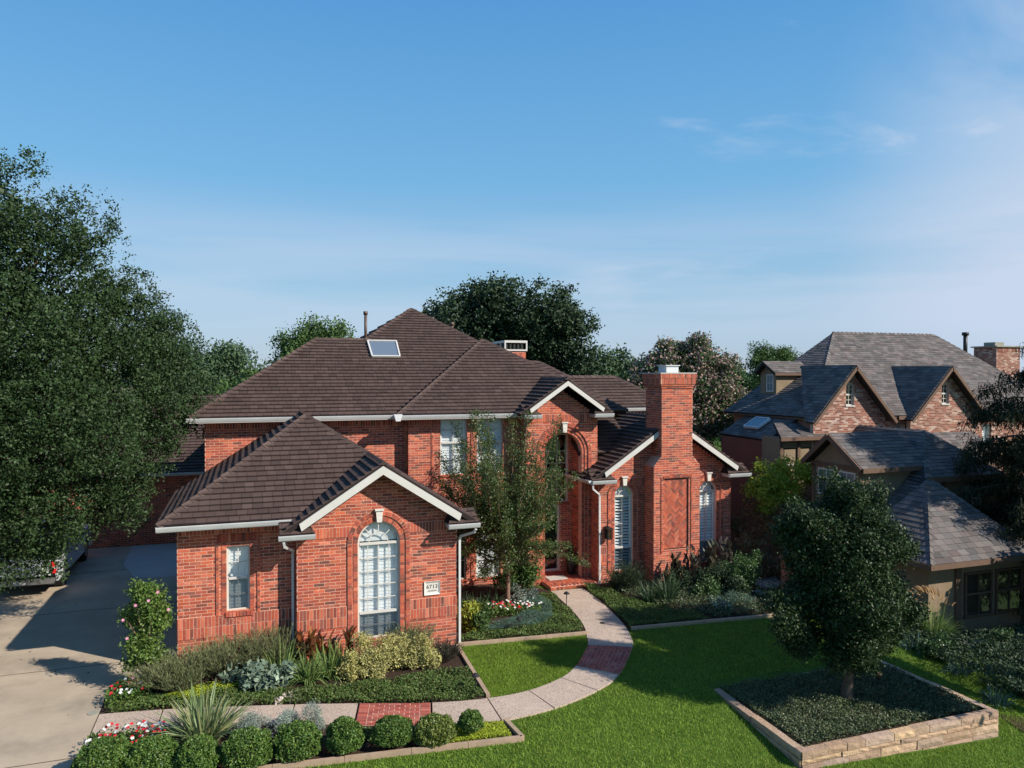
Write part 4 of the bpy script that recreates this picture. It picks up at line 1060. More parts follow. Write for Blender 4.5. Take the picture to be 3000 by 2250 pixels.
# shed wing at the left with a skylight
nroof([[(18.42, 23.3, 4.42), (19.9, 23.2, 5.35), (20.0, 26.2, 5.38), (18.5, 26.4, 4.45)]])
wall(nb, nbp, m_mortar2, (0, 23.45), X_, nY, 18.5, 20.0, -.6, 5.1, top=lambda z: (18.5 if z < 4.3 else 18.5 + (z - 4.3) * 1.65, 20.0))
solid([(18.48, 23.46, -.6), (18.48, 26.3, -.6), (18.48, 26.3, 4.35), (18.48, 23.46, 4.35)], (.1, 0, 0), m_brick2)
mb = MB(); pa = [Vector(q) for q in ((18.85, 24.4, 4.72), (19.4, 24.35, 5.06), (19.4, 25.2, 5.06), (18.85, 25.25, 4.72))]; nq = (pa[1] - pa[0]).cross(pa[2] - pa[0]).normalized()
for i in range(4): mb.bar(pa[i] + nq * .08, pa[(i + 1) % 4] + nq * .08, .05, .1, nq)
s2 = mb.build('skylight', m_lead, nb); mb = MB(); mb.add([p + nq * .11 for p in pa], [[0, 1, 2, 3]]); mb.build('pane', m_sky, s2)
# stucco bay with two windows
solid([(18.2, 22.35, -.6), (19.95, 22.35, -.6), (19.95, 22.35, 4.5), (18.2, 22.35, 4.6)], (0, 1.0, 0), m_stucco)
nroof([[(18.0, 22.05, 4.62), (20.15, 22.05, 4.62), (20.9, 23.3, 5.05), (18.7, 23.3, 5.05)]]); trim((17.98, 22.03, 4.56), (20.15, 22.03, 4.56), .14)
for a in (18.36, 19.08): window(nb, a, a + .58, 3.0, 4.2, 22.35, rails=(3.6,), glass=m_glass, slats=(3.1, 4.1), fw=.04, rec=.0)
for x in (18.24, 19.01, 19.85): trim((x, 22.32, 2.6), (x, 22.32, 4.5), .05, .12, (0, 1, 0))
trim((18.2, 22.31, 2.85), (19.9, 22.31, 2.85), .12)
# long front wing, ridge running back, clipped gable
g0 = (21.7, 19.3, 4.95); g1 = (21.7, 22.6, 4.95)
nroof([[(20.1, 17.75, 3.66), (23.3, 17.75, 3.66), g0]])
nroof([[(17.9, 17.75, 1.66), (20.1, 17.75, 3.66), g0, g1, (17.9, 22.6, 1.66)]])
nroof([[(25.2, 17.75, 1.95), (25.2, 22.6, 1.95), g1, g0, (23.3, 17.75, 3.66)]])
caps(ncp, (20.1, 17.75, 3.66), g0, w=.1, hgt=.03); caps(ncp, (23.3, 17.75, 3.66), g0, w=.1, hgt=.03); caps(ncp, g0, g1, w=.1, hgt=.03)
solid([(18.3, 18.0, -.8), (24.9, 18.0, -.8), (24.9, 18.0, 2.1), (23.2, 18.0, 3.6), (20.2, 18.0, 3.6), (18.3, 18.0, 1.9)], (0, 4.5, 0), m_stucco)
trim((20.1, 17.70, 3.58), (23.3, 17.70, 3.58), .17); trim((20.1, 17.70, 3.58), (18.6, 17.70, 2.22), .17); trim((23.3, 17.70, 3.58), (24.7, 17.70, 2.32), .17)
trim((21.0, 17.97, 1.0), (21.0, 17.97, 3.55), .05, .14, (0, 1, 0)); trim((22.9, 17.97, 1.0), (22.9, 17.97, 3.55), .05, .14, (0, 1, 0)); trim((23.9, 17.97, 2.7), (22.95, 17.97, 1.4), .12, .05); trim((18.9, 17.97, 2.0), (24.3, 17.97, 2.0), .14, .05)
window(nb, 21.95, 22.6, 2.45, 3.25, 18.0, cols=(22.27,), rails=(2.85,), glass=m_glass, slats=None, fw=.05, rec=-.02)
# west dormer of the front wing
dz = 4.95
nroof([[(18.0, 18.3, 3.95), (21.0, 18.3, 3.95), (20.7, 19.6, dz), (17.9, 19.6, dz)], [(17.9, 19.6, dz), (20.7, 19.6, dz), (21.0, 20.9, 3.95), (18.0, 20.9, 3.95)]])
trim((18.0, 18.26, 3.88), (20.4, 18.26, 3.88), .15); trim((17.92, 18.3, 3.88), (17.84, 19.6, 4.88), .16); trim((17.92, 20.9, 3.88), (17.84, 19.6, 4.88), .16)
solid([(18.2, 18.5, 2.0), (18.2, 20.7, 2.0), (18.2, 20.7, 3.9), (18.2, 19.6, 4.8), (18.2, 18.5, 3.9)], (2.4, 0, 0), m_stucco)
def sidewin(nb, x, y0, y1, z0, z1):
    mb = MB()
    for a, b, c, d in ((y0, y1, z0, z0 + .05), (y0, y1, z1 - .05, z1), (y0, y0 + .05, z0 + .052, z1 - .052), (y1 - .05, y1, z0 + .052, z1 - .052)): mb.box(x - .03, x - .002, a, b, c, d)
    w_ = mb.build('window', m_white, nb)
    for (a, b, c, d) in (((y0 + y1) / 2 - .012, (y0 + y1) / 2 + .012, z0 + .05, z1 - .05), (y0 + .05, y1 - .05, (z0 + z1) / 2 - .012, (z0 + z1) / 2 + .012)):
        mb = MB(); mb.box(x - .024, x - .004, a, b, c, d); mb.build('muntin', m_white, w_)
    mb = MB(); mb.add([(x - .01, y0 + .03, z0 + .03), (x - .01, y1 - .03, z0 + .03), (x - .01, y1 - .03, z1 - .03), (x - .01, y0 + .03, z1 - .03)], [[0, 1, 2, 3]]); mb.build('pane', m_sky, w_)
sidewin(nb, 18.2, 18.75, 19.5, 2.85, 3.75); sidewin(nb, 18.2, 19.65, 20.4, 2.85, 3.75)
for yy in (18.55, 19.57, 20.6): trim((18.17, yy, 2.4), (18.17, yy, 3.85), .05, .12, (1, 0, 0))
trim((18.17, 18.5, 3.88), (18.17, 20.7, 3.88), .14, .05)
# east dormer
nroof([[(23.2, 19.5, 3.7), (25.9, 19.5, 3.7), (25.6, 20.7, 4.75), (22.2, 20.7, 4.75)]]); trim((23.2, 19.46, 3.63), (25.9, 19.46, 3.63), .15)
solid([(23.4, 19.7, 1.5), (25.6, 19.7, 1.5), (25.6, 19.7, 3.65), (23.4, 19.7, 3.65)], (0, 1.8, 0), m_stucco)
# lowest hip roof in front
ap = (19.75, 17.5, 3.62); ap2 = (19.95, 17.5, 3.62)
nroof([[(17.2, 15.1, 1.80), (21.3, 15.1, 1.80), ap2, ap]], w=.32, h=.2); nroof([[(17.2, 15.1, 1.80), ap, (17.2, 17.98, 1.80)]], w=.32, h=.2); nroof([[(21.3, 15.1, 1.80), (21.3, 17.98, 1.80), ap2]], w=.32, h=.2)
caps(ncp, (17.2, 15.1, 1.80), ap, w=.1, hgt=.03); caps(ncp, (21.3, 15.1, 1.80), ap2, w=.1, hgt=.03)
trim((17.15, 15.06, 1.72), (21.3, 15.06, 1.72), .14); trim((17.16, 15.06, 1.72), (17.16, 17.9, 1.72), .14, .05)
solid([(17.7, 15.6, -.8), (23.4, 15.6, -.8), (23.4, 15.6, 1.7), (17.7, 15.6, 1.7)], (0, 2.38, 0), m_stucco)
for x in (18.75, 21.4): trim((x, 15.56, -.7), (x, 15.56, 1.7), .06, .2, (0, 1, 0))
for a in (19.0, 20.2): window(nb, a, a + 1.05, .05, 1.3, 15.58, cols=(a + .52,), rails=(.7,), glass=m_glassd, rec=-.05, fw=.05, fm=m_timber)
# west upper dormer on the rear block
nroof([[(20.45, 25.45, 6.95), (22.3, 25.45, 6.95), (22.3, 26.1, 7.42), (20.35, 26.1, 7.42)], [(20.35, 26.1, 7.42), (22.3, 26.1, 7.42), (22.3, 26.75, 6.95), (20.45, 26.75, 6.95)]])
solid([(20.65, 25.6, 5.6), (20.65, 26.6, 5.6), (20.65, 26.6, 6.93), (20.65, 26.1, 7.3), (20.65, 25.6, 6.93)], (1.7, 0, 0), m_stucco); trim((20.45, 25.43, 6.88), (22.1, 25.43, 6.88), .1)
sidewin(nb, 20.65, 25.75, 26.2, 6.15, 6.88)
# flue pipe
mb = MB(); mb.tube([(31.9, 26.2, 7.6), (31.9, 26.2, 8.75)], .09, 10); mb.tube([(31.9, 26.2, 8.7), (31.9, 26.2, 8.85)], .15, 10); mb.build('vent_pipe', m_iron, nb, True)
# chimney on the far right
wall(nb, nbp, m_mortar2, (0, 26.5), X_, nY, 34.3, 35.9, 5.0, 8.2, bands=[8.0], depth=1.2, name='chimney')
wall(nb, nbp, m_mortar2, (34.3, 0), (0, -1), (-1, 0), -27.7, -26.51, 5.0, 8.2, depth=.05, name='chimney')
mb = MB(); mb.box(34.2, 36.0, 26.4, 27.8, 8.2, 8.26); mb.box(34.6, 35.2, 26.8, 27.4, 8.26, 8.45); mb.build('chimney_crown', m_flag, nb)
nbp.finish(); nsp.finish(); ncp.finish()

# far houses
def far_house(x, y, w, d, h, rh, label, wallm, roofm):
    t = thing('far_house', label, 'house', (x, y, 0))
    mb = MB(); mb.box(x - w / 2, x + w / 2, y - d / 2, y + d / 2, 0, h); mb.build('wall', wallm, t)
    mb = MB(); o_ = .4; z = h
    A = [(x - w / 2 - o_, y - d / 2 - o_, z), (x + w / 2 + o_, y - d / 2 - o_, z), (x + w / 2 + o_, y + d / 2 + o_, z), (x - w / 2 - o_, y + d / 2 + o_, z)]
    r0, r1 = (x - w / 2 + d / 2 + .3, y, z + rh), (x + w / 2 - d / 2 - .3, y, z + rh)
    mb.add(A + [r0, r1], [[0, 1, 5, 4], [2, 3, 4, 5], [1, 2, 5], [3, 0, 4], [3, 2, 1, 0]], .5); mb.build('roof', roofm, t)
    for k in range(3):
        mb = MB(); a = x - w / 3 + k * w / 3; mb.box(a - .5, a + .5, y - d / 2 - .04, y - d / 2 - .003, h * .4, h * .75); wi = mb.build('window', m_white, t)
        mb = MB(); mb.box(a - .42, a + .42, y - d / 2 - .05, y - d / 2 - .042, h * .42, h * .73); mb.build('pane', m_sky, wi)
m_farroof = M('weathered_roof', (.19, .15, .13), .9, .1, .2, 1)
m_farbrick = M('faded_pink_brick', (.36, .22, .19), .9, .1, .15, 1)
far_house(-10.5, 60, 15, 9, 3, 3.0, 'distant pink brick house with a weathered roof, glimpsed between the trees at left', m_farbrick, m_farroof)
far_house(26, 92, 18, 10, 5, 2.2, 'distant house roof between the trees right of the chimney', m_farbrick, m_farroof)

# ------------------------------------------------------------------ trees
def limbs(mb, base, lobes, r0, rng, n=9):
    b = Vector(base)
    L = sorted(lobes, key=lambda q: -q[3])[:n]
    for q in L:
        e = Vector(q[:3]); m1 = b.lerp(e, .35) + Vector((rng.uniform(-.2, .2), rng.uniform(-.2, .2), .25 * (e - b).length * .5)); m2 = b.lerp(e, .7) + Vector((0, 0, .12 * (e - b).length))
        mb.tube([b, m1, m2, e], [r0 * .5, r0 * .38, r0 * .22, r0 * .08], 7)
def tree(name, label, cat, base, fork, lobes, mats, r0, ntw, per, tr, L, asp=.55, up=.35, group=None, seed=1, sub=.42, nsub=22, bark=None, flat=1., nl=9, extra=None, inside=.62, core=1.2):
    rng = np.random.default_rng(seed); t = thing(name, label, cat, base, group)
    mb = MB(); b, f = Vector(base), Vector(fork)
    mb.tube([b - Vector((0, 0, .1)), b + Vector((0, 0, .15)), b.lerp(f, .5) + Vector((.05, 0, 0)), f], [r0 * 1.5, r0 * 1.1, r0 * .9, r0 * .75], 12); mb.build('trunk', bark or m_bark, t, True)
    mb = MB(); limbs(mb, f, lobes, r0, rng, nl); mb.build('limbs', bark or m_bark, t, True)
    P, c = crown(lobes, ntw, per, tr, rng, sub=sub, nsub=nsub, flat=flat, inside=inside)
    V, r_ = leaves(P, L, asp, up, rng)
    Lq = np.array(lobes, float); nin = int(min(26000, ntw * core)); ii = rng.choice(len(Lq), nin, p=Lq[:, 3] ** 2.4 / (Lq[:, 3] ** 2.4).sum())
    Q = Lq[ii, :3] + sph(nin, rng) * (Lq[ii, 3] * .62 * rng.random(nin) ** .4)[:, None]; V2, r2 = leaves(Q, L * 1.6, .7, up, rng)
    V = np.concatenate([V, V2]); cc = np.concatenate([c * .6 + r_ * .4, r2])
    quadmesh('crown', V, cc, mats[0], parent=t)
    if extra:
        m_, frac, zmin, L2 = extra
        sel = (P[:, 2] > zmin) & (rng.random(len(P)) < frac); Q = P[sel] + rng.normal(size=(sel.sum(), 3)) * .06 + [0, 0, .05]
        V, r_ = leaves(Q, L2, .6, .2, rng); quadmesh('blossom', V, r_, m_, parent=t)
    return t
OAK = [(-4.3, 21.8, 4.2, 1.0), (-5.0, 21.2, 3.6, 1.2), (-3.75, 22.2, 3.9, .8), (-5.0, 20.9, 2.5, .6), (-5.5, 20.8, 2.3, .6), (-2.05, 24.3, 6.9, 1.15), (-2.4, 24.0, 8.0, .85), (-1.75, 24.7, 6.2, .95), (-3.4, 22.7, 8.8, .95), (-3.9, 22.4, 9.35, .9), (-6.88, 22.13, 11.4, 1.43), (-5.54, 21.64, 10.73, 1.26), (-6.01, 21.26, 8.9, 2.13), (-4.88, 21.93, 9.79, 1.64), (-3.88, 22.11, 10.22, 0.71), (-5.23, 21.5, 7.87, 2.19), (-4.03, 22.66, 8.22, 1.82), (-2.81, 22.77, 8.72, 0.79), (-3.43, 22.97, 7.04, 1.96), (-2.27, 24.16, 7.85, 1.0), (-1.78, 25.03, 6.74, 0.94), (-2.37, 24.16, 5.85, 1.5), (-3.61, 22.47, 5.13, 1.82), (-4.79, 20.78, 5.63, 2.13), (-6.18, 21.27, 6.04, 2.13), (-5.11, 20.86, 3.75, 1.39), (-5.87, 20.59, 3.2, 1.03), (-4.03, 22.07, 3.75, 1.15), (-3.28, 22.33, 3.4, 0.82), (-4.81, 21.06, 2.7, 0.67), (-7.9, 22.97, 7.72, 2.59), (-7.71, 22.33, 4.76, 2.1), (-1.59, 24.95, 5.49, 0.63), (-4.98, 21.46, 11.99, 0.42), (-2.87, 22.73, 4.34, 0.7), (-4.42, 20.6, 2.2, 0.41), (-9.5, 24.5, 9.5, 2.8), (-10, 25, 6, 2.6), (-9, 23, 12, 2)]
tree('oak_tree', 'huge dark live oak overhanging the driveway and the truck', 'tree', (-9.3, 23.6, 0), (-8.6, 23.4, 3.2), OAK, [m_oak], .42, 20000, 22, .085, .078, .55, .3, seed=3, sub=.40, nsub=20, nl=16, inside=.58)
BACKOAK = [(11.69, 42.59, 10.4, 1.9), (13.58, 41.94, 11.2, 1.4), (15.04, 42.46, 10.07, 2.66), (16.4, 40.92, 10.2, 2.2), (17.71, 40.44, 8.8, 2.0), (18.46, 40.15, 7.4, 1.6), (13.79, 43.95, 8.89, 2.51), (16.54, 42.96, 7.63, 2.72), (10.93, 42.85, 9.6, 1.1), (17.35, 40.6, 11.0, 1.0), (13.5, 43, 5.5, 3), (17, 42, 5, 2.8)]
tree('oak_tree', 'broad dark oak rising behind the main roof and rear chimney', 'tree', (15, 42.5, 0), (15, 42.5, 3.5), BACKOAK, [m_oakf], .4, 6500, 13, .17, .19, .6, .3, seed=4, sub=.36, nsub=16)
ROUND = [(4.23, 56.88, 9.02, 1.75), (5.65, 56.39, 9.27, 1.75), (3.05, 57.3, 8.77, 1.25), (6.59, 56.05, 8.77, 1.12), (4.5, 56.5, 6.5, 2.6), (7.5, 56, 7.6, 1.2)]
tree('shade_tree', 'round green tree top peeping over the long ridge left of the pipe', 'tree', (4.8, 56.6, 0), (4.8, 56.6, 4), ROUND, [m_lt], .3, 2600, 12, .22, .2, .6, .3, seed=5)
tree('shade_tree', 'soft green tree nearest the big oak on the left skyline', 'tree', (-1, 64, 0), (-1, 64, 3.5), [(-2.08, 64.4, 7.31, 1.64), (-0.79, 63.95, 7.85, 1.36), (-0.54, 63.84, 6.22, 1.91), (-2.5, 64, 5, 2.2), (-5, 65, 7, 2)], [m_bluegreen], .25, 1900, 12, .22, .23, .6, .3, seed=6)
tree('shade_tree', 'small bright green tree by the left end of the main roof', 'tree', (1.2, 54.6, 0), (1.2, 54.6, 3.5), [(1.09, 54.78, 6.4, 1.2), (2.21, 54.39, 6.9, 1.0), (0.42, 55.01, 5.87, 1.35), (1.2, 54.5, 4.5, 2), (-1.2, 54, 4, 1.8)], [m_lt], .25, 1600, 12, .2, .2, .6, .3, seed=7)
tree('shade_tree', 'small dark tree just left of the round tree behind the roof', 'tree', (5, 67, 0), (5, 67, 4), [(4.44, 67.4, 7.5, 0.8), (6.11, 66.82, 8.0, 0.7), (5, 67, 6, 1.6), (3, 67, 6.2, 1.2)], [m_oakf], .25, 600, 10, .25, .3, .6, .3, seed=8)
tree('shade_tree', 'dark shrubby tree low behind the left roof hip', 'tree', (-3.6, 40.5, 0), (-3.6, 40.5, 2), [(-3.4, 40.5, 4.4, 1.3), (-2.2, 41, 4.6, 1.0), (-4.8, 40, 3.8, 1.5), (-1.0, 41, 4.8, .9)], [m_oakf], .2, 1100, 10, .15, .2, .6, .3, seed=9)
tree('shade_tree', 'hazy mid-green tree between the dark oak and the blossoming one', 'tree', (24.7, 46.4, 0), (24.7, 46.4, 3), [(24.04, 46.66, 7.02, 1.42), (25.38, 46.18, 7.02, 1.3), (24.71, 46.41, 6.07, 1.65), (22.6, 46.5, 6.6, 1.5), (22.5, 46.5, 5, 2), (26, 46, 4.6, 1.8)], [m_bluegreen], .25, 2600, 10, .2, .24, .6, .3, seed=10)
PINK = [(19.3, 33.4, 6.9, .95), (22.7, 32.2, 7.0, .9), (22.9, 32.2, 5.6, 1.0), (20.18, 33.18, 7.33, 1.04), (21.48, 32.72, 7.5, 1.04), (22.13, 32.48, 6.64, 1.04), (20.17, 33.16, 5.95, 1.21), (21.8, 32.57, 5.26, 1.55), (20.65, 32.97, 4.57, 1.38), (22.44, 32.33, 4.4, 0.86), (21.14, 32.78, 3.36, 1.04), (18.9, 33.5, 6.3, .9)]
tree('crape_myrtle', 'tall crape myrtle with faded pinkish blossom behind the front chimney', 'tree', (21, 32.8, 0), (21, 32.8, 1.5), PINK, [m_green], .14, 4200, 11, .13, .14, .5, .3, seed=11, extra=(m_pinkish, .45, 3.2, .15), nl=9)
tree('shade_tree', 'loose green tree beside the upper left dormer of the slate house', 'tree', (29.6, 37.3, 0), (29.6, 37.3, 4), [(29.1, 37.45, 7.82, 0.82), (30.07, 37.11, 7.82, 0.92), (30.64, 36.9, 7.62, 0.61), (29.48, 37.3, 6.8, 0.82), (29.8, 37.3, 5.5, 1.2), (31.5, 37, 7.2, .8)], [m_lt], .16, 1900, 12, .13, .12, .5, .3, seed=12)
tree('shade_tree', 'dark tree below the horizon between blossom tree and slate house', 'tree', (38, 52, 0), (38, 52, 2.5), [(37.96, 52.33, 6.34, 0.99), (39.02, 51.95, 5.91, 1.13), (37.42, 52.5, 4.79, 1.27), (36, 52.5, 3.5, 1.6), (39.5, 52, 3.6, 1.8)], [m_green], .2, 1100, 10, .2, .24, .6, .3, seed=13)
# more trees closing the background, each its own object
rb = np.random.default_rng(21)
spots = [(-8, 46, 5.2, 'dark bushy tree low behind the side wing of the brick house', 2), (33, 62, 6.8, 'hazy tree on the skyline behind the crape myrtle', 1), (26, 56, 5.6, 'green tree low on the skyline left of the front chimney', 0),
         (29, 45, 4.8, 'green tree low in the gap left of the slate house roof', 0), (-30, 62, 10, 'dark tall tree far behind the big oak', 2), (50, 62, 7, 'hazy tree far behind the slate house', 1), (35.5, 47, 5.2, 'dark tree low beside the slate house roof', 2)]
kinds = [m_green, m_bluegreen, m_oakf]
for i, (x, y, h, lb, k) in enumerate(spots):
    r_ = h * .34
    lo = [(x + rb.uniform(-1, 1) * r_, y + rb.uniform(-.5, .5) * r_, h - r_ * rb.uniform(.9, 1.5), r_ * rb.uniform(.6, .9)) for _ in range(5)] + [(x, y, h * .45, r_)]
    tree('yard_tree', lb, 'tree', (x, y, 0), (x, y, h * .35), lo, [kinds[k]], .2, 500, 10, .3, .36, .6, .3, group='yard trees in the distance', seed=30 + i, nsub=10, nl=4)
# wooded horizon
P = np.stack([rb.uniform(-400, 700, 26000), rb.uniform(150, 700, 26000), np.zeros(26000)], 1)
P[:, 2] = rb.uniform(.5, 1, 26000) * (5.2 + 2.2 * np.sin(P[:, 0] * .13) * np.sin(P[:, 1] * .07 + 1)) 
V, r_ = leaves(P, 5.5, .7, .5, rb); w_ = quadmesh('distant_woodland', V, r_, leafmat('distant_foliage', [(.07, .11, .075), (.085, .125, .09), (.06, .095, .07)], .1, .8, .1), kind='stuff')
w_['label'] = 'low hazy woodland along the horizon'; w_['category'] = 'woodland'

# garden trees
def ct(z0, z1, x, y, prof, n, rng, wob=.25):
    """stack of lobes following a radius profile"""
    o = []
    for i in range(n):
        t = rng.random(); z = z0 + (z1 - z0) * t; r = np.interp(t, *zip(*prof)); a = rng.uniform(0, 2 * math.pi); q = r * rng.uniform(.35, .62)
        o.append((x + math.cos(a) * q, y + math.sin(a) * q, z, max(.22, r * rng.uniform(.34, .5))))
    return o
rg = np.random.default_rng(5)
pl = ct(1.15, 4.4, 12.2, 12.85, [(0, .9), (.15, 1.45), (.4, 1.3), (.7, 1.2), (1, .75)], 20, rg) + [(12.2, 12.85, 3, 1.0), (12.25, 12.85, 2, .9), (13.2, 12.7, 1.45, .6), (13.65, 12.8, 1.9, .55), (11.35, 12.9, 3.75, .5), (12.2, 12.9, 4.5, .45), (12.9, 12.8, 4.2, .45), (13.3, 12.7, 3.3, .5), (10.85, 12.8, 2.2, .5), (11.1, 12.9, 1.5, .45), (12.4, 12.5, .95, .35)]
tree('oak_tree', 'young dark oak standing in the stone-walled planter', 'tree', (12.2, 12.78, -.12), (12.22, 12.8, 1.3), [(x - .12 if x > 12 else x - .25, y, z - .12, q * 1.08) for x, y, z, q in pl], [m_oakd], .105, 8200, 17, .075, .066, .5, .35, seed=14, sub=.42, nsub=16, nl=12, inside=.5)
# airy tree before the upper windows
rng = np.random.default_rng(15)
mt = thing('crape_myrtle', 'airy small-leaved tree growing in front of the upper windows and entry', 'tree', (7.18, 20.7, 0))
mb = MB(); mb.tube([(7.18, 20.7, -.05), (7.2, 20.7, .5), (7.22, 20.72, 1.1), (7.2, 20.7, 1.5)], [.085, .065, .058, .05], 10); mb.build('trunk', m_bark2, mt, True)
mb = MB(); tips = []
for i in range(84):
    a = rng.uniform(0, 2 * math.pi); sp_ = rng.uniform(.15, 1.0) ** .8 * 2.3 ; h = rng.uniform(1.9, 5.85) - .35 * max(0, sp_ - 1.0) ; z0 = rng.uniform(1.1, 2.4)
    if rng.random() < .3: h = rng.uniform(.9, 3.0)
    b = Vector((7.2, 20.7, z0)); e = Vector((7.35 + math.cos(a) * sp_ * 1.0, 20.7 + math.sin(a) * sp_ * .8, h)); m1 = b.lerp(e, .45) + Vector((math.cos(a) * .18 * sp_, math.sin(a) * .1, -.05))
    mb.tube([b, m1, e], [.028, .016, .004], 5); tips.append((b, m1, e))
mb.build('branches', m_bark2, mt, True)
Pt = []
for b, m1, e in tips:
    L_ = (e - b).length
    for k in range(int(54 * L_)):
        t = rng.uniform(.25, 1.03); p = b * (1 - t) ** 2 + m1 * 2 * t * (1 - t) + e * t * t
        d = Vector(rng.normal(size=3)) * (.20 * (1.15 - .75 * t)); d.z = abs(d.z) * .7 - .05
        Pt.append(tuple(p + d))
Pt = np.repeat(np.array(Pt), 7, axis=0) + rng.normal(size=(len(Pt) * 7, 3)) * .05
V, r_ = leaves(Pt, .062, .5, .3, rng); quadmesh('crown', V, r_, m_myrtle, parent=mt)
# hibiscus standard
rng = np.random.default_rng(16)
hb_ = thing('hibiscus_shrub', 'upright pink-flowering shrub on a short stem at the driveway corner', 'shrub', (-2.11, 18.25, 0))
mb = MB(); mb.tube([(-2.11, 18.25, -.05), (-2.12, 18.25, .4), (-2.1, 18.25, 1.0), (-2.12, 18.26, 1.9)], [.045, .04, .03, .012], 8)
for i in range(16):
    a = rng.uniform(0, 6.28); z = rng.uniform(.5, 1.3); mb.tube([(-2.11, 18.25, z), (-2.11 + math.cos(a) * .3, 18.25 + math.sin(a) * .25, z + .5), (-2.11 + math.cos(a) * .42, 18.25 + math.sin(a) * .35, z + rng.uniform(.7, 1.0))], [.018, .012, .004], 5)
mb.build('stem', m_bark2, hb_, True)
lo = ct(.55, 2.05, -2.12, 18.25, [(0, .35), (.3, .5), (.7, .56), (1, .42)], 26, rng)
P, c = crown(lo, 1500, 9, .06, rng, sub=.5, nsub=10, inside=.2); V, r_ = leaves(P, .06, .65, .3, rng); quadmesh('crown', V, c * .5 + r_ * .5, m_box, parent=hb_)
def flower(parent, p, r, mat, nv=(0, -1, .5)):
    n_ = Vector(nv).normalized(); a = n_.cross(Vector((0, 0, 1))).normalized(); b = n_.cross(a); p = Vector(p); mb = MB()
    for k in range(5):
        t = k * 2 * math.pi / 5; d = a * math.cos(t) + b * math.sin(t); e = a * math.cos(t + 1.57) + b * math.sin(t + 1.57)
        mb.add([p, p + d * r * .6 + e * r * .42 + n_ * r * .15, p + d * r, p + d * r * .6 - e * r * .42 + n_ * r * .15], [[0, 1, 2, 3]])
    return mb.build('flower', mat, parent)
for p in ((-2.25, 17.75, 1.95), (-2.0, 17.78, 2.02), (-1.82, 17.8, 2.18), (-1.62, 17.9, 1.75), (-2.42, 17.78, 1.25), (-2.3, 17.7, .42), (-2.52, 17.95, 1.6)): flower(hb_, p, .036, m_fpink)

# cedar at the right edge, and an out-of-view street tree whose shade falls on the lawn
rng = np.random.default_rng(18)
ced = thing('cedar_tree', 'dark drooping cedar at the right edge of the garden', 'tree', (24.4, 15.4, -.7))
mb = MB(); mb.tube([(24.4, 15.4, -.8), (24.4, 15.4, 2), (24.35, 15.4, 5), (24.3, 15.5, 10.6)], [.26, .2, .13, .03], 10); mb.build('trunk', m_bark, ced, True)
mb = MB(); Pt = []
for i in range(300):
    z = rng.uniform(.6, 10.4); a = rng.uniform(0, 6.28) if i % 3 else R(162) + rng.normal() * .6; Lb = (3.5 - .08 * z if z < 6 else 3.02 - .56 * (z - 6)) * rng.uniform(.65, 1.12) * (.62 + .55 * max(0, math.cos(a - R(162))) ** 2)
    if rng.random() < .15: Lb *= .5
    b = Vector((24.4, 15.4, z)); d = Vector((math.cos(a), math.sin(a), .25)); pts = [b + d * Lb * t - Vector((0, 0, .28 * Lb * t * t)) for t in (0, .33, .66, 1)]
    mb.tube(pts, [.05, .035, .02, .006], 5)
    for k in range(int(34 * Lb)):
        t = rng.uniform(.15, 1.02); p = b + d * Lb * t - Vector((0, 0, .28 * Lb * t * t)); wd = .32 * (1.1 - t) + .07
        Pt.append((p.x + rng.normal() * wd * .7, p.y + rng.normal() * wd * .7, p.z - abs(rng.normal()) * .2))
mb.build('limbs', m_bark, ced, True)
Pt = np.repeat(np.array(Pt), 11, axis=0); n = len(Pt); D = rng.normal(size=(n, 3)) * .6 + [0, 0, -.6]; V, r_ = blades(Pt + rng.normal(size=(n, 3)) * .09, D, rng.uniform(.08, .18, n), .035, .3, 1, rng)
quadmesh('crown', V, r_, m_cyp, parent=ced)

# unseen trees at right: a street tree, and a low one added for shade
def shade_tree(x, y, z, r, label, seed, h0=2.2, n=3200):
    rr = np.random.default_rng(seed); lo = [(x + rr.uniform(-.8, .8) * r, y + rr.uniform(-.8, .8) * r, z + rr.uniform(-.5, .6) * r, r * rr.uniform(.4, .6)) for _ in range(9)] + [(x, y, z, r * .8)]
    tree('unseen_tree', label, 'tree', (x, y, T(min(x, 40), max(y, 0))), (x, y, h0), lo, [m_oakf], .22, n, 10, .16, .2, .6, .3, seed=seed, nsub=14)
LB = [(18.5, 8.8, 4.6, 1.1), (18.0, 8.5, 4.0, .8), (19.2, 8.9, 5.0, .9), (19.0, 10.2, 7.0, 1.0), (19.5, 10.0, 6.3, .9), (18.4, 10.4, 7.4, .8), (19.2, 9.6, 5.8, 1.0), (20.0, 10.8, 6.9, .8), (18.2, 9.4, 6.3, .8)]
tree('unseen_tree', 'spreading street tree right of the viewpoint, beyond the planter', 'tree', (18.9, 9.6, T(18.9, 9.6)), (18.9, 9.6, 2.4), LB, [m_oakf], .2, 3000, 10, .16, .2, .6, .3, seed=41, nsub=14)
shade_tree(22.6, 12.9, 1.6, 1.5, 'unseen low tree added to shade the front wall of the slate-roofed house', 42, .2)  # out of view, placed so its shadow darkens the wall below the eave

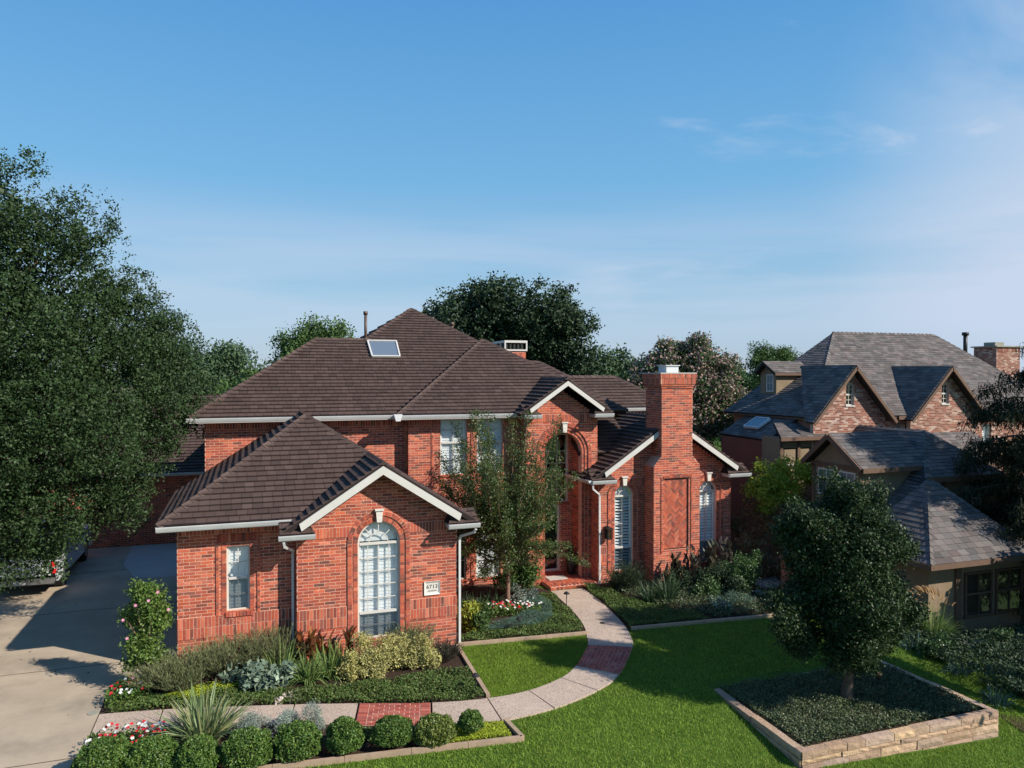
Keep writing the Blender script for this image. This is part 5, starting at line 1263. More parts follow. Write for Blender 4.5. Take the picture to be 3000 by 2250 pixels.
# ------------------------------------------------------------------ shrubs and bedding
def bush(name, label, cat, lobes, mat, n, per, L, asp=.55, tr=.06, up=.4, group=None, seed=0, sub=.45, nsub=12, inside=.5, base=None):
    rng = np.random.default_rng(100 + seed); x, y = np.mean([q[0] for q in lobes]), np.mean([q[1] for q in lobes])
    t = thing(name, label, cat, base or (x, y, T(x, y)), group)
    P, c = crown(lobes, n, per, tr, rng, sub=sub, nsub=nsub, inside=inside); P[:, 2] = np.maximum(P[:, 2], .01 + min(0, T(x, y)))
    V, r_ = leaves(P, L, asp, up, rng); quadmesh('foliage', V, c * .5 + r_ * .5, mat, parent=t)
    mb = MB(); b = Vector((x, y, T(x, y)))
    for q in lobes[:6]: mb.tube([b, b.lerp(Vector(q[:3]), .5) + Vector((0, 0, .05)), Vector(q[:3])], [.02, .014, .006], 5)
    mb.build('stems', m_bark, t); return t
# clipped boxwoods: one built, the others copied
def boxwood(x, y, r, label, seed, mat=m_box, z=.25):
    rng = np.random.default_rng(seed); t = thing('boxwood', label, 'shrub', (x, y, 0), 'clipped boxwoods along the front kerb', local=True)
    n = int(8200 * (r / .43) ** 2); d = sph(n, rng); d[:, 2] = np.abs(d[:, 2]) * 1.15 - .32; ph = d * 3.1
    lump = 1 + .13 * np.sin(ph[:, 0] * 2.3 + seed * 1.7) * np.sin(ph[:, 1] * 2.1) * np.cos(ph[:, 2] * 1.9) + .05 * np.sin(d[:, 0] * 11 + seed) * np.sin(d[:, 2] * 12)
    d = unit(d) * np.array([1 + .16 * math.sin(seed * 2.1), 1, 1 + .14 * math.sin(seed * 1.3)])
    P = d * (r * lump * (1 - .26 * rng.random(n) ** 2 + .05 * rng.random(n) ** 6))[:, None]; P[:, 2] = np.maximum(P[:, 2] * .88 + z, .03)
    V, r_ = leaves(P, .046, .55, .5, rng); quadmesh('foliage', V, r_, mat, parent=t)
    mb = MB()
    for k in range(7):
        a = k * .9; mb.tube([(0, 0, -.03), (math.cos(a) * .12, math.sin(a) * .12, z * .6), (math.cos(a) * r * .6, math.sin(a) * r * .6, z + .1)], [.014, .01, .004], 5)
    mb.build('stems', m_bark, t); return t
BX = [(-2.32, 14.3, .44, 'clipped boxwood at the left end of the row, under the red and white flowers'), (-1.58, 14.2, .44, 'clipped boxwood second from the left, below the flowers'),
      (-.82, 14.0, .43, 'clipped boxwood third from the left, directly in front of the iris fan'), (.0, 13.93, .42, 'clipped boxwood with yellowish top, just right of the iris fan'),
      (.84, 13.9, .385, 'clipped boxwood in front of the silver foliage'), (1.66, 13.85, .385, 'clipped boxwood left of the brick paving band'), (2.52, 13.75, .37, 'clipped boxwood right below the brick paving band')]
for i, (x, y, r, lb) in enumerate(BX): boxwood(x, y, r, lb, 60 + i)
b2 = boxwood(3.28, 13.62, .36, 'loose yellowish low shrub beside the lime sedum', 70, leafmat('yellowed_box_leaf', [(.12, .17, .035), (.18, .22, .05), (.09, .14, .03), (.25, .27, .06)], .25), .2); b2['category'] = 'shrub'
b3 = boxwood(4.0, 13.62, .27, 'smallest dark round boxwood set in the lime sedum', 71, m_box, .28)
# low carpets (uncountable)
def carpet(name, poly, n, L, mat, label, zb=.04, zt=.14, asp=.6, up=.8, seed=0, lump=.05):
    rng = np.random.default_rng(200 + seed); p = scatter(poly, n, rng)
    z = zb + (zt - zb) * (1 - rng.random(n) ** 2) + lump * np.sin(p[:, 0] * 5.3 + seed) * np.sin(p[:, 1] * 4.7)
    tz = np.array([max(T(x, y), -.07) for x, y in p]); P = np.column_stack([p, np.maximum(z, .02) + tz]); V, r_ = leaves(P, L, asp, up, rng)
    o = quadmesh(name, V, r_, mat, kind='stuff'); o['label'] = label; o['category'] = 'ground cover'; return o
carpet('jasmine_ground_cover', [(10.9, 22.1), (11.0, 20.6), (11.4, 19.3), (12.2, 18.4), (12.4, 17.8), (14.3, 17.6), (14.6, 18.2), (14.2, 19.2), (15.4, 21.4), (12.5, 21.4)], 15000, .055, m_cover2, 'dark mixed ground cover in the shaded bed under the chimney', .04, .2, seed=14)
inA = lambda a, b: [p for p in INNER if a < p[0] < b]
carpet('jasmine_ground_cover', [(-2.7, 17.0), (-2.3, 17.55), (-.5, 17.2), (.9, 16.75), (1.2, 16.75), (2.6, 16.6), (4.3, 16.75), (4.78, 16.6), (4.72, 15.15)] + inA(-2.7, 4.6), 17000, .05, m_cover, 'low dark leafy ground cover along the walk under the gold shrubs', seed=1)
carpet('jasmine_ground_cover', [(5.1, 18.36), (8.4, 18.08), (8.6, 18.6), (8.75, 19.6), (8.9, 21.4), (8.4, 21.6), (8.1, 19.8), (7.2, 18.9), (5.3, 18.9)], 9000, .05, m_cover, 'leafy ground cover edging the curved bed left of the path', seed=2)
carpet('juniper_ground_cover', [(5.9, 18.85), (7.2, 18.75), (8.0, 19.2), (8.5, 20.5), (8.3, 21.5), (7.9, 20.9), (7.6, 19.9), (6.6, 19.4), (5.9, 19.3)], 14000, .04, m_blue, 'fine blue-green ground cover in the middle of the curved bed', .05, .2, .2, .2, 3)
carpet('jasmine_ground_cover', [(9.75, 18.0), (12.2, 17.8), (12.0, 18.4), (11.3, 19.2), (10.9, 20.5), (10.6, 22), (10.16, 21.9), (10.05, 20.0)], 12000, .05, m_cover, 'shaded leafy ground cover right of the path', seed=4)
carpet('lime_sedum', [(3.0, 13.5), (4.7, 13.3), (4.72, 13.88), (3.6, 14.15), (2.9, 14.0)], 11000, .03, m_lime, 'bright lime green sedum mat at the right tip of the front bed', .02, .10, .5, .5, 5, .02)
carpet('lime_sedum', [(-1.7, 17.15), (-1.1, 17.0), (-.45, 17.05), (-.1, 17.35), (-.35, 17.65), (-.9, 17.5), (-1.5, 17.6)], 5000, .034, m_lime, 'yellow-green sedum patch before the rosemary', .03, .16, .5, .5, 6, .05)
carpet('boxleaf_ground_cover', [(1.5, 14.5), (3.0, 14.25), (3.1, 14.1), (1.5, 14.0)], 3500, .035, m_box, 'low green cover behind the boxwoods', .03, .12, .5, .5, 7)
PL = [(9.66, 11.23), (14.7, 11.25), (14.62, 14.3), (9.78, 14.4)]
rng = np.random.default_rng(9); p = scatter([(9.9, 11.45), (14.5, 11.45), (14.45, 14.15), (9.95, 14.2)], 42000, rng)
P = np.column_stack([p, -.17 + .12 * (1 - rng.random(len(p)) ** 2) + .03 * np.sin(p[:, 0] * 6) * np.sin(p[:, 1] * 5)]); V, r_ = leaves(P, .043, .6, .8, rng)
o = quadmesh('jasmine_ground_cover', V, r_, m_cover2, kind='stuff'); o['label'] = 'dense small-leaved ground cover filling the stone planter'; o['category'] = 'ground cover'

# planter of sandstone blocks
pt = thing('stone_planter', 'raised rectangular planter walled with buff sandstone blocks', 'planter', (12.2, 12.8, -.4))
sb = Pool(pt, 'stone_block', 'stone_blocks', m_block)
mb = MB(); mb.prism([(x, y, -1.0) for x, y in PL], (0, 0, .84)); mb.build('soil', m_mulch, pt)
def blockwall(a, b, zt=-.1):
    a, b = Vector((*a, 0)), Vector((*b, 0)); d = (b - a); L = d.length; d.normalize(); nrm = Vector((d.y, -d.x, 0)); z = zt
    for ci, h in enumerate((.15, .10, .17, .12, .14, .15)):
        x = 0.0; k = 0
        while x < L - .01:
            l = min(random.uniform(.38, .95), L - x)
            if L - x - l < .25: l = L - x
            mid = a + d * (x + l / 2); 
            if z < T(mid.x, mid.y) - .12: x += l; continue
            vs = []; g_ = .006; o0 = .02 + random.uniform(-.012, .016) - (0 if ci else .0)
            nu = max(2, int(l / .12)); nv = 2
            # rough split face: small grid with displaced points, plus top, ends and bottom
            grid = []
            for j in range(nv + 1):
                for i in range(nu + 1):
                    q = a + d * (x + g_ + (l - 2 * g_) * i / nu) + Vector((0, 0, z - g_ - (h - 2 * g_) * j / nv))
                    edge = i in (0, nu) or j in (0, nv)
                    grid.append(q + nrm * (o0 + (random.uniform(-.004, .004) if edge else random.uniform(.0, .02))))
            fs = [[j * (nu + 1) + i, (j + 1) * (nu + 1) + i, (j + 1) * (nu + 1) + i + 1, j * (nu + 1) + i + 1] for j in range(nv) for i in range(nu)]
            m0 = len(grid); bk = -nrm * (.17 if ci == 0 else .15)
            grid += [grid[i] + bk for i in range(nu + 1)]
            fs += [[i, i + 1, m0 + i + 1, m0 + i] for i in range(nu)]
            n0 = len(grid); grid += [grid[0] + bk, grid[nv * (nu + 1)] + bk, grid[nu] + bk, grid[nv * (nu + 1) + nu] + bk]
            fs += [[0, n0, n0 + 1, nv * (nu + 1)], [nu, nv * (nu + 1) + nu, n0 + 3, n0 + 2]]
            c = sum(grid, Vector()) / len(grid)
            sb.add(grid, fs, None, ('blk', ci, random.random()), [q - c for q in grid], Matrix.Translation(c))
            x += l; k += 1
        z -= h
blockwall(PL[0], PL[1]); blockwall(PL[1], PL[2]); blockwall(PL[2], PL[3]); blockwall(PL[3], PL[0])
for (x, y), (sx_, sy_) in zip(PL, ((1, 1), (-1, 1), (-1, -1), (1, -1))):
    a, b, c, d = sorted((x + sx_ * .002, x + sx_ * .178)) + sorted((y + sy_ * .002, y + sy_ * .178)); q = MB(); q.box(a, c if False else b, c, d, -.9, -.103); sb.add(q.v, q.f)
sb.finish()

# strappy, upright and broad-leaved clumps
def strappy(name, label, pos, n, L, Wd, mat, spread=.9, droop=.45, base=.15, seed=0, group=None, cat='plant', segs=4, upb=1.):
    rng = np.random.default_rng(300 + seed); t = thing(name, label, cat, (pos[0], pos[1], T(*pos[:2])), group)
    a = rng.uniform(0, 6.283, n); s_ = rng.random(n) ** .7 * spread; B = np.column_stack([pos[0] + np.cos(a) * base * rng.random(n), pos[1] + np.sin(a) * base * rng.random(n), np.full(n, T(*pos[:2]) + .02)])
    D = np.column_stack([np.cos(a) * s_, np.sin(a) * s_, np.full(n, upb)]); V, r_ = blades(B, D, L * rng.uniform(.6, 1.1, n), Wd, droop * s_ + .05, segs, rng); quadmesh('leaf_blades', V, r_, mat, parent=t); return t
strappy('iris_clump', 'large pale fan of sword-shaped leaves spilling over the walk', (-.78, 15.0), 240, 1.3, .038, m_strap2, 1.05, .35, .25, 1)
for i, (x, y, L, lb) in enumerate([(.72, 17.75, .85, 'arching green strap-leaved clump behind the grey velvety plants, left one'), (1.28, 17.25, .72, 'arching strap-leaved clump beside the pale stones'), (1.75, 17.4, .78, 'densest strap-leaved clump left of the gold shrubs'), (2.05, 17.85, .72, 'strap-leaved clump close under the arched window')]):
    strappy('daylily_clump', lb, (x, y), 170, L * 1.2, .03, m_strap, 1.0, .7, .2, 10 + i, 'strap-leaved clumps in the front bed')
for i, (x, y) in enumerate([(5.9, 20.9), (6.3, 20.6), (6.75, 21.0)]):
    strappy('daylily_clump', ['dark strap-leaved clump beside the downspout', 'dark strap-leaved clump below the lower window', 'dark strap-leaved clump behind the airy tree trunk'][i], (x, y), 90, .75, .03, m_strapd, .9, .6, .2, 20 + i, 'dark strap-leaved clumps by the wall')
for i, (x, y) in enumerate([(11.4, 19.75), (11.9, 19.6), (12.2, 20.0)]):
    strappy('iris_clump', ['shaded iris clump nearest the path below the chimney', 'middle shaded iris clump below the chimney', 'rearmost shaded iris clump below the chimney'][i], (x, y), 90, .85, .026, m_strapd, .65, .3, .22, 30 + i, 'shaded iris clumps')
def rosemary(pos, L, label, lean=(0, 0), n=270, seed=0, mat=m_rose, cat='shrub', name='rosemary_bush', rad=.25):
    rng = np.random.default_rng(400 + seed); t = thing(name, label, cat, (pos[0], pos[1], 0), 'feathery olive shrubs against the brick wall' if name == 'rosemary_bush' else None)
    a = rng.uniform(0, 6.283, n); s_ = rng.random(n) * .95; B = np.column_stack([pos[0] + np.cos(a) * rad * rng.random(n), pos[1] + np.sin(a) * rad * rng.random(n), np.full(n, .02)])
    D = unit(np.column_stack([np.cos(a) * s_ + lean[0], np.sin(a) * s_ + lean[1], np.ones(n)])); Ls = L * 1.12 * rng.uniform(.6, 1.1, n); V, r_ = blades(B, D, Ls, .010, .15, 2, rng); quadmesh('stems', V, r_, m_bark, parent=t)
    k = 26; tt = np.tile(np.linspace(.25, 1, k), n); Bp = np.repeat(B, k, 0); Dp = np.repeat(D, k, 0); Lp = np.repeat(Ls, k)
    Q = Bp + Dp * (Lp * tt)[:, None] + np.array([0, 0, -1.]) * (.15 * Lp * tt * tt)[:, None]; Dn = Dp * 1.3 + rng.normal(size=Q.shape) * .5
    V, r_ = blades(Q, Dn, .075, .011, 0, 1, rng); rr = np.repeat(rng.random(n), k); quadmesh('foliage', V, rr * .6 + r_ * .4, mat, parent=t)
for i, (x, y, L, lb, le) in enumerate([(-1.75, 17.85, .75, 'feathery olive shrub leaning over the driveway corner', (-.35, -.1)), (-1.1, 17.95, .85, 'feathery olive shrub left of the pale sedum', (-.3, 0)), (-.55, 18.2, .9, 'feathery olive shrub below the small window', (-.2, 0)), (.1, 18.3, .95, 'tallest feathery olive shrub below the soldier course', (-.1, 0)), (.65, 18.35, 1.0, 'feathery olive shrub at the foot of the downspout', (.1, 0)), (-1.35, 17.55, .6, 'lowest feathery olive shrub above the sedum', (-.2, -.2))]):
    rosemary((x, y), L, lb, le, seed=i)
rosemary((3.75, 17.95), .8, 'grey-green feathery shrub right of the arched window', (.1, .1), 260, 8); rosemary((4.45, 17.5), .42, 'wiry brownish sprig clump near the wall corner', (.2, 0), 160, 9, m_purp, 'plant', 'sprig_clump')
rosemary((11.4, 21.2), .9, 'dark feathery shrub below the sconce side window', (0, -.1), 240, 10, m_oakf, 'shrub', 'feathery_shrub')
def canna(pos, h, label, seed, mat=m_canna, n=9):
    rng = np.random.default_rng(500 + seed); t = thing('canna_plant', label, 'plant', (pos[0], pos[1], 0), None); mb = MB(); Bs, Ds = [], []
    for k in range(n):
        x, y = pos[0] + rng.uniform(-.22, .22), pos[1] + rng.uniform(-.12, .12); hh = h * rng.uniform(.7, 1.1); mb.tube([(x, y, 0), (x + rng.uniform(-.06, .06), y, hh)], [.014, .008], 5)
        for q in range(5):
            a = rng.uniform(0, 6.283); Bs.append((x, y, hh * (.25 + .17 * q))); Ds.append((math.cos(a) * .45, math.sin(a) * .45, 1))
    mb.build('stalks', mat, t); V, r_ = blades(Bs, Ds, rng.uniform(.26, .42, len(Bs)), .10, .3, 4, rng); quadmesh('broad_leaves', V, r_, mat, parent=t); return t
canna((1.33, 18.0), .80, 'bronze broad-leaved plant against the wall right of the downspout', 1); canna((1.66, 18.05), .62, 'shorter bronze broad-leaved plant next to the strap leaves', 2, n=6); canna((2.28, 18.05), .78, 'thin dark red plant just left of the arched window', 3, n=4)
for i, (x, y, h) in enumerate([(13.0, 20.9, 1.0), (13.6, 20.8, 1.25), (14.2, 20.8, 1.35), (14.8, 20.9, 1.3), (15.3, 21.1, 1.1)]):
    canna((x, y), h, ['dark leafy plant at the left foot of the chimney', 'dark leafy plant before the herringbone panel', 'tallest dark leafy plant by the chimney corner', 'dark leafy plant under the right arched window', 'dark leafy plant at the right house corner'][i], 10 + i, m_purp if i % 2 else leafmat('dark_canna_leaf', [(.05, .045, .025), (.08, .05, .03), (.04, .05, .025)], .2), n=12)
for i, (x, y, r_, z_, mt_, lb) in enumerate([(12.9, 20.6, .5, .35, m_oakf, 'dark rounded shrub under the left side of the chimney'), (13.9, 20.2, .55, .4, m_oakf, 'dark rounded shrub in front of the chimney base'), (14.7, 20.3, .5, .35, m_green, 'dull green shrub under the right arched window'), (13.3, 19.6, .4, .25, m_green, 'low green shrub behind the grey-green mound'), (14.1, 19.3, .4, .25, m_oakf, 'low dark shrub behind the blue-green mound'), (11.3, 21.3, .35, .3, m_oakf, 'dark shrub at the foot of the right downspout')]):
    bush('bed_shrub', lb, 'shrub', [(x, y, z_, r_ * .8), (x + r_ * .4, y, z_ * .7, r_ * .6), (x - r_ * .4, y + .1, z_ * .8, r_ * .6)], mt_, 520, 7, .065, .5, .06, .4, 'shrubs in the shaded bed under the chimney', 80 + i, base=(x, y, 0))
# velvety grey clumps
for i, (x, y, r, lb) in enumerate([(-.1, 17.35, .42, 'grey velvety broad-leaved clump, left of its pair'), (.5, 17.3, .42, 'grey velvety broad-leaved clump next to the strap leaves')]):
    bush('lambs_ear', lb, 'plant', [(x, y, .12, r), (x + .15, y + .1, .2, r * .7)], m_lamb, 210, 3, .15, .5, .06, .5, seed=i, base=(x, y, 0), group='grey velvety plants')
bush('lambs_ear', 'grey-green velvety mound in the shaded right bed', 'plant', [(12.62, 18.55, .1, .4), (12.9, 18.45, .08, .35)], m_lamb, 260, 3, .11, .45, .06, .4, seed=3, base=(12.7, 18.5, 0))
bush('blue_mound', 'soft blue-green mound beside the stepping stones', 'plant', [(13.5, 18.5, .06, .42), (13.9, 18.4, .05, .35)], m_blue, 900, 5, .04, .3, .04, .4, seed=4, base=(13.6, 18.5, 0))
GS = [(2.2, 17.15, .30), (2.55, 17.6, .42), (3.0, 17.35, .42), (3.45, 17.4, .40), (3.75, 17.3, .40), (4.0, 17.2, .36), (2.7, 17.05, .32)]
glb = ['gold variegated shrub, low one at the left end of its group', 'tallest gold variegated shrub below the arched window', 'gold variegated shrub in the centre of its group', 'gold variegated shrub under the right side of the arched window', 'gold variegated shrub below the feathery grey-green one', 'gold variegated shrub at the right end of its group', 'gold variegated shrub at the front of its group']
for i, (x, y, r) in enumerate(GS): bush('gold_euonymus', glb[i], 'shrub', [(x, y, r * .9, r * .8), (x - r * .35, y - .1, r * .7, r * .6), (x + r * .35, y, r * .75, r * .6), (x, y, r * 1.45, r * .45)], m_gold, 430, 7, .052, .55, .05, .4, 'gold variegated shrubs below the arched window', 10 + i, base=(x, y, 0))
for i, (x, y, r, lb) in enumerate([(5.55, 19.3, .42, 'yellow-green leafy plant right of the white downspout'), (5.95, 19.2, .36, 'yellow-green leafy plant nearer the red and white flowers')]): bush('hosta', lb, 'plant', [(x, y, r * .7, r), (x + .1, y + .1, r, r * .7)], m_lt if i else m_yel, 300, 4, .12, .32, .07, .5, 'yellow-green plants by the downspout', 20 + i, base=(x, y, 0))
bush('leafy_shrub', 'bright green leafy shrub behind the airy tree by the entry pier', 'shrub', [(7.75, 21.9, .6, .45), (8.15, 21.9, .5, .4), (7.9, 22.0, 1.0, .35), (8.25, 21.8, .85, .3)], m_lt, 700, 6, .09, .5, .07, .4, seed=25, base=(7.9, 21.9, 0))
bush('silver_mound', 'pale silver mound behind the airy tree trunk', 'plant', [(7.6, 21.2, .2, .32), (8.05, 21.15, .2, .28)], m_silver, 350, 5, .05, .5, .04, .4, seed=26, base=(7.8, 21.2, 0))
for i, (x, y, r, lb) in enumerate([(.1, 15.02, .36, 'silver feathery mound right of the iris fan'), (.62, 14.88, .38, 'silver feathery mound behind the boxwoods'), (1.08, 14.72, .34, 'silver feathery mound near the brick paving')]): bush('silver_mound', lb, 'plant', [(x, y, .12, r), (x + .1, y, .2, r * .6)], m_silver, 1100, 7, .04, .25, .035, .4, 'silver feathery mounds', 27 + i, base=(x, y, 0))
def bedding(label, poly, nf, seed, whites=.45):
    rng = np.random.default_rng(600 + seed); c = np.mean(np.array(poly), 0); t = thing('flower_clump', label, 'flowers', (c[0], c[1], 0))
    p = scatter(poly, 1500, rng); P = np.column_stack([p, rng.uniform(.05, .30, 1500)]); V, r_ = leaves(P, .06, .55, .5, rng); quadmesh('foliage', V, r_, m_box, parent=t)
    p = scatter(poly, nf, rng)
    for i, (x, y) in enumerate(p): flower(t, (x, y, rng.uniform(.26, .36)), .038, m_fwhite if rng.random() < whites else m_fred, (rng.normal() * .3, -.5, 1))
bedding('red and white vinca flowers at the lower left by the driveway', [(-2.75, 14.75), (-1.4, 14.6), (-1.2, 15.35), (-1.9, 15.7), (-2.75, 15.75)], 95, 1)
bedding('red flowers with a few white at the driveway corner of the house bed', [(-2.75, 17.1), (-2.3, 17.2), (-1.8, 17.6), (-2.0, 18.2), (-2.6, 18.2), (-2.8, 17.6)], 26, 2, .3)
bedding('mixed red and white flowers around the airy tree trunk', [(6.3, 20.0), (7.9, 19.7), (8.0, 20.1), (7.2, 20.5), (6.4, 20.6)], 60, 3, .5)
# purple-grey stones beside the walk
rng = np.random.default_rng(77); t = thing('rock_pile', 'heap of pale pinkish stones by the walk', 'rocks', (.9, 16.4, 0))
for i in range(34):
    x, y = .75 + rng.uniform(-.25, .3), 16.45 + rng.uniform(-.22, .28); s_ = rng.uniform(.03, .07); mb = MB(); n = 6
    vs = [(x + s_ * math.cos(k * 1.047) * rng.uniform(.7, 1.2), y + s_ * math.sin(k * 1.047) * rng.uniform(.7, 1.2), .03) for k in range(n)] + [(x + s_ * .6 * math.cos(k * 1.047), y + s_ * .6 * math.sin(k * 1.047), .05 + s_ * rng.uniform(.6, 1.2)) for k in range(n)]
    mb.add(vs, [[k, (k + 1) % n, n + (k + 1) % n, n + k] for k in range(n)] + [[n + k for k in range(n)]]); mb.build('stone', m_rock, t)
# side yard shrubs
bush('chartreuse_shrub', 'bright yellow-green shrub in the gap between the two houses', 'shrub', [(17.0, 21.9, 3.2, .5), (17.6, 21.8, 3.3, .6), (18.3, 21.6, 3.35, .6), (17.1, 21.7, 2.8, .45), (17.8, 21.4, 2.85, .5), (18.9, 21.5, 3.5, .4), (19.2, 21.3, 3.6, .3), (16.7, 21.9, 3.1, .4), (17.3, 21.9, 2.2, .3)], m_yel, 2000, 7, .10, .5, .09, .4, seed=40, base=(17.7, 21.8, -.2))
bush('nandina_shrub', 'russet and green shrub beside the right corner of the brick house', 'shrub', [(16.66, 22.14, 1.54, 0.6), (16.95, 21.52, 1.29, 0.6), (16.3, 21.25, 0.58, 0.6), (16.8, 20.6, 0.71, 0.6), (17.3, 21.5, 1.9, .5), (17.6, 21, 1.2, .6), (16.9, 22.2, 2.1, .4)], m_red, 1900, 8, .075, .45, .08, .3, seed=41, base=(16.8, 21.5, -.1))
bush('dark_shrub', 'dark shrub left of the planter oak in the side yard', 'shrub', [(16.1, 18.72, .9, 0.5), (16.4, 18.54, .5, 0.6)], m_oakf, 1200, 8, .08, .5, .08, .3, seed=42, base=(16, 18.6, -.2))
bush('dark_shrub', 'dark shrub behind the planter oak against the slate-roofed house', 'shrub', [(17.6, 18.2, 1.0, 0.8), (18.1, 17.6, 0.4, 0.8), (17.0, 17.3, .2, .6)], m_oakf, 1000, 8, .08, .5, .08, .3, seed=43, base=(17.6, 18, -.3))
bush('rounded_shrub', 'small green shrub at the right corner of the brick house', 'shrub', [(14.6, 19.7, .5, .38), (15.0, 19.9, .7, .38), (15.2, 20.2, .9, .35)], m_green, 600, 7, .07, .5, .06, .4, seed=44, base=(14.9, 19.9, 0))
bush('red_shrub', 'small dark red shrub behind the brick pier', 'shrub', [(16.9, 19.6, .9, .3), (16.7, 19.5, 1.2, .22)], leafmat('crimson_leaf', [(.18, .012, .02), (.12, .015, .02), (.07, .02, .02)], .25), 260, 6, .07, .5, .05, .4, seed=45, base=(16.9, 19.6, -.1))
for i, (x, y, s_) in enumerate([(16.2, 13.4, .55), (16.6, 12.7, .6), (15.9, 12.2, .5), (16.9, 14.2, .6), (16.0, 14.6, .5), (17.4, 13.2, .6)]):
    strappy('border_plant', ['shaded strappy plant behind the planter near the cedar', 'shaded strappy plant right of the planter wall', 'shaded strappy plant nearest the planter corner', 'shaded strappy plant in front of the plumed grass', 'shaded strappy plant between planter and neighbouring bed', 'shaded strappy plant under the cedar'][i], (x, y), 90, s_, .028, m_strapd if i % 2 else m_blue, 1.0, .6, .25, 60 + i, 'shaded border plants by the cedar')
pg = strappy('fountain_grass', 'plumed ornamental grass with buff seed heads beside the slate-roofed house', (17.3, 15.1), 420, 1.25, .012, m_strap, .75, .55, .25, 70)
rng = np.random.default_rng(71); a = rng.uniform(0, 6.283, 60); s_ = rng.random(60) * .7; B = np.column_stack([17.3 + np.cos(a) * s_ * .9 - .2, 15.1 + np.sin(a) * s_ * .9, .35 + .75 * (1 - .5 * s_)]); D = np.column_stack([np.cos(a) * s_ - .5, np.sin(a) * s_, np.full(60, .8)])
V, r_ = blades(B, D, .34, .045, .3, 3, rng); quadmesh('plumes', V, r_, m_plume, parent=pg)
carpet('jasmine_ground_cover', [(15.6, 11.5), (18.5, 10.7), (22, 12), (22, 14.3), (18, 14.45), (16, 15.3)], 15000, .07, m_oakf, 'dark low ground cover under the cedar between planter and slate-roofed house', .03, .25, seed=16)
for i, (x, y, r_, mt_, lb) in enumerate([(16.5, 15.5, .6, m_oakf, 'dark shrub between the planter oak and the plumed grass'), (18.4, 14.0, .5, m_green, 'dull green shrub in front of the low stone ledge'), (19.6, 13.6, .55, m_oakf, 'dark shrub in front of the timber-framed window'), (17.3, 12.4, .5, m_oakf, 'dark shrub at the right of the planter, nearest the street'), (18.3, 13.0, .5, m_purp, 'dusky shrub midway between planter and cedar'), (16.2, 14.0, .4, m_green, 'low green shrub just behind the planter corner')]):
    z0 = T(x, y); bush('border_shrub', lb, 'shrub', [(x, y, z0 + r_ * .6, r_ * .8), (x + r_ * .5, y, z0 + r_ * .5, r_ * .6), (x - r_ * .4, y + .1, z0 + r_ * .5, r_ * .6)], mt_, 560, 7, .065, .5, .06, .4, 'shrubs in the shaded border under the cedar', 90 + i, base=(x, y, z0))
# brick pier with tiled cap, stepping stones, low wall, river rock
pr = thing('brick_pier', 'small brick pier with red cap half hidden by the planter oak', 'pier', (15.9, 19.0, 0)); pp = Pool(pr, 'brick', 'bricks', m_brick)
for (O, U, N, a, b) in (((0, 18.8), X_, nY, 15.7, 16.15), ((15.7, 0), (0, -1), (-1, 0), -19.2, -18.81)): wall(pr, pp, m_mortar, O, U, N, a, b, -.2, 1.15, depth=.2)
mb = MB()
for k in range(6): mb.box(15.66 + k * .09, 15.74 + k * .09, 18.74, 19.26, 1.15, 1.21)
mb.build('cap', m_paver, pr); pp.finish()
for i, (x, y, r, lb) in enumerate([(15.2, 19.57, .2, 'round stepping stone farthest back in the side yard'), (14.97, 18.86, .24, 'middle round stepping stone, the largest'), (14.5, 18.35, .19, 'round stepping stone nearest the lawn kerb')]):
    mb = MB(); mb.prism([(x + r * math.cos(k * .449) * random.uniform(.93, 1.05), y + r * math.sin(k * .449) * random.uniform(.93, 1.05), .0) for k in range(14)], (0, 0, .06)); tag(mb.build('stepping_stone', m_flag), lb, 'stepping stone')
t = thing('garden_wall', 'low dark stone retaining ledge below the slate-roofed house', 'wall', (20.3, 15.3, -.7))
for k in range(5): mb = MB(); mb.box(18.0 + k * .75, 18.73 + k * .75, 14.55, 14.9, -.8, -.28 + random.uniform(-.01, .01)); mb.build('stone_block', m_flag, t)
mb = MB(); rng = np.random.default_rng(80)
for i in range(400):
    x, y = rng.uniform(15.6, 16.8), rng.uniform(19.9, 20.9); s_ = rng.uniform(.02, .05); mb.prism([(x + s_ * math.cos(k * 1.2566), y + s_ * math.sin(k * 1.2566), .02) for k in range(5)], (0, 0, s_))
o = mb.build('river_gravel', m_rock, kind='stuff'); o['label'] = 'pale river gravel strip in the side yard'; o['category'] = 'gravel'
mb = MB(); mb.add([(14.4, 17.45, .012), (18, 18, .012), (18, 24, .012), (11, 24, .012)], [[0, 1, 2, 3]]); struct(mb.build('side_yard_soil', m_mulch))
mb = MB(); mb.add([(x, y, T(x, y) + .03) for x, y in ((15.4, 11.2), (18.5, 10.5), (22, 12), (22, 15.5), (15.8, 15.5))], [[0, 1, 2, 3, 4]]); struct(mb.build('border_soil', m_mulch))
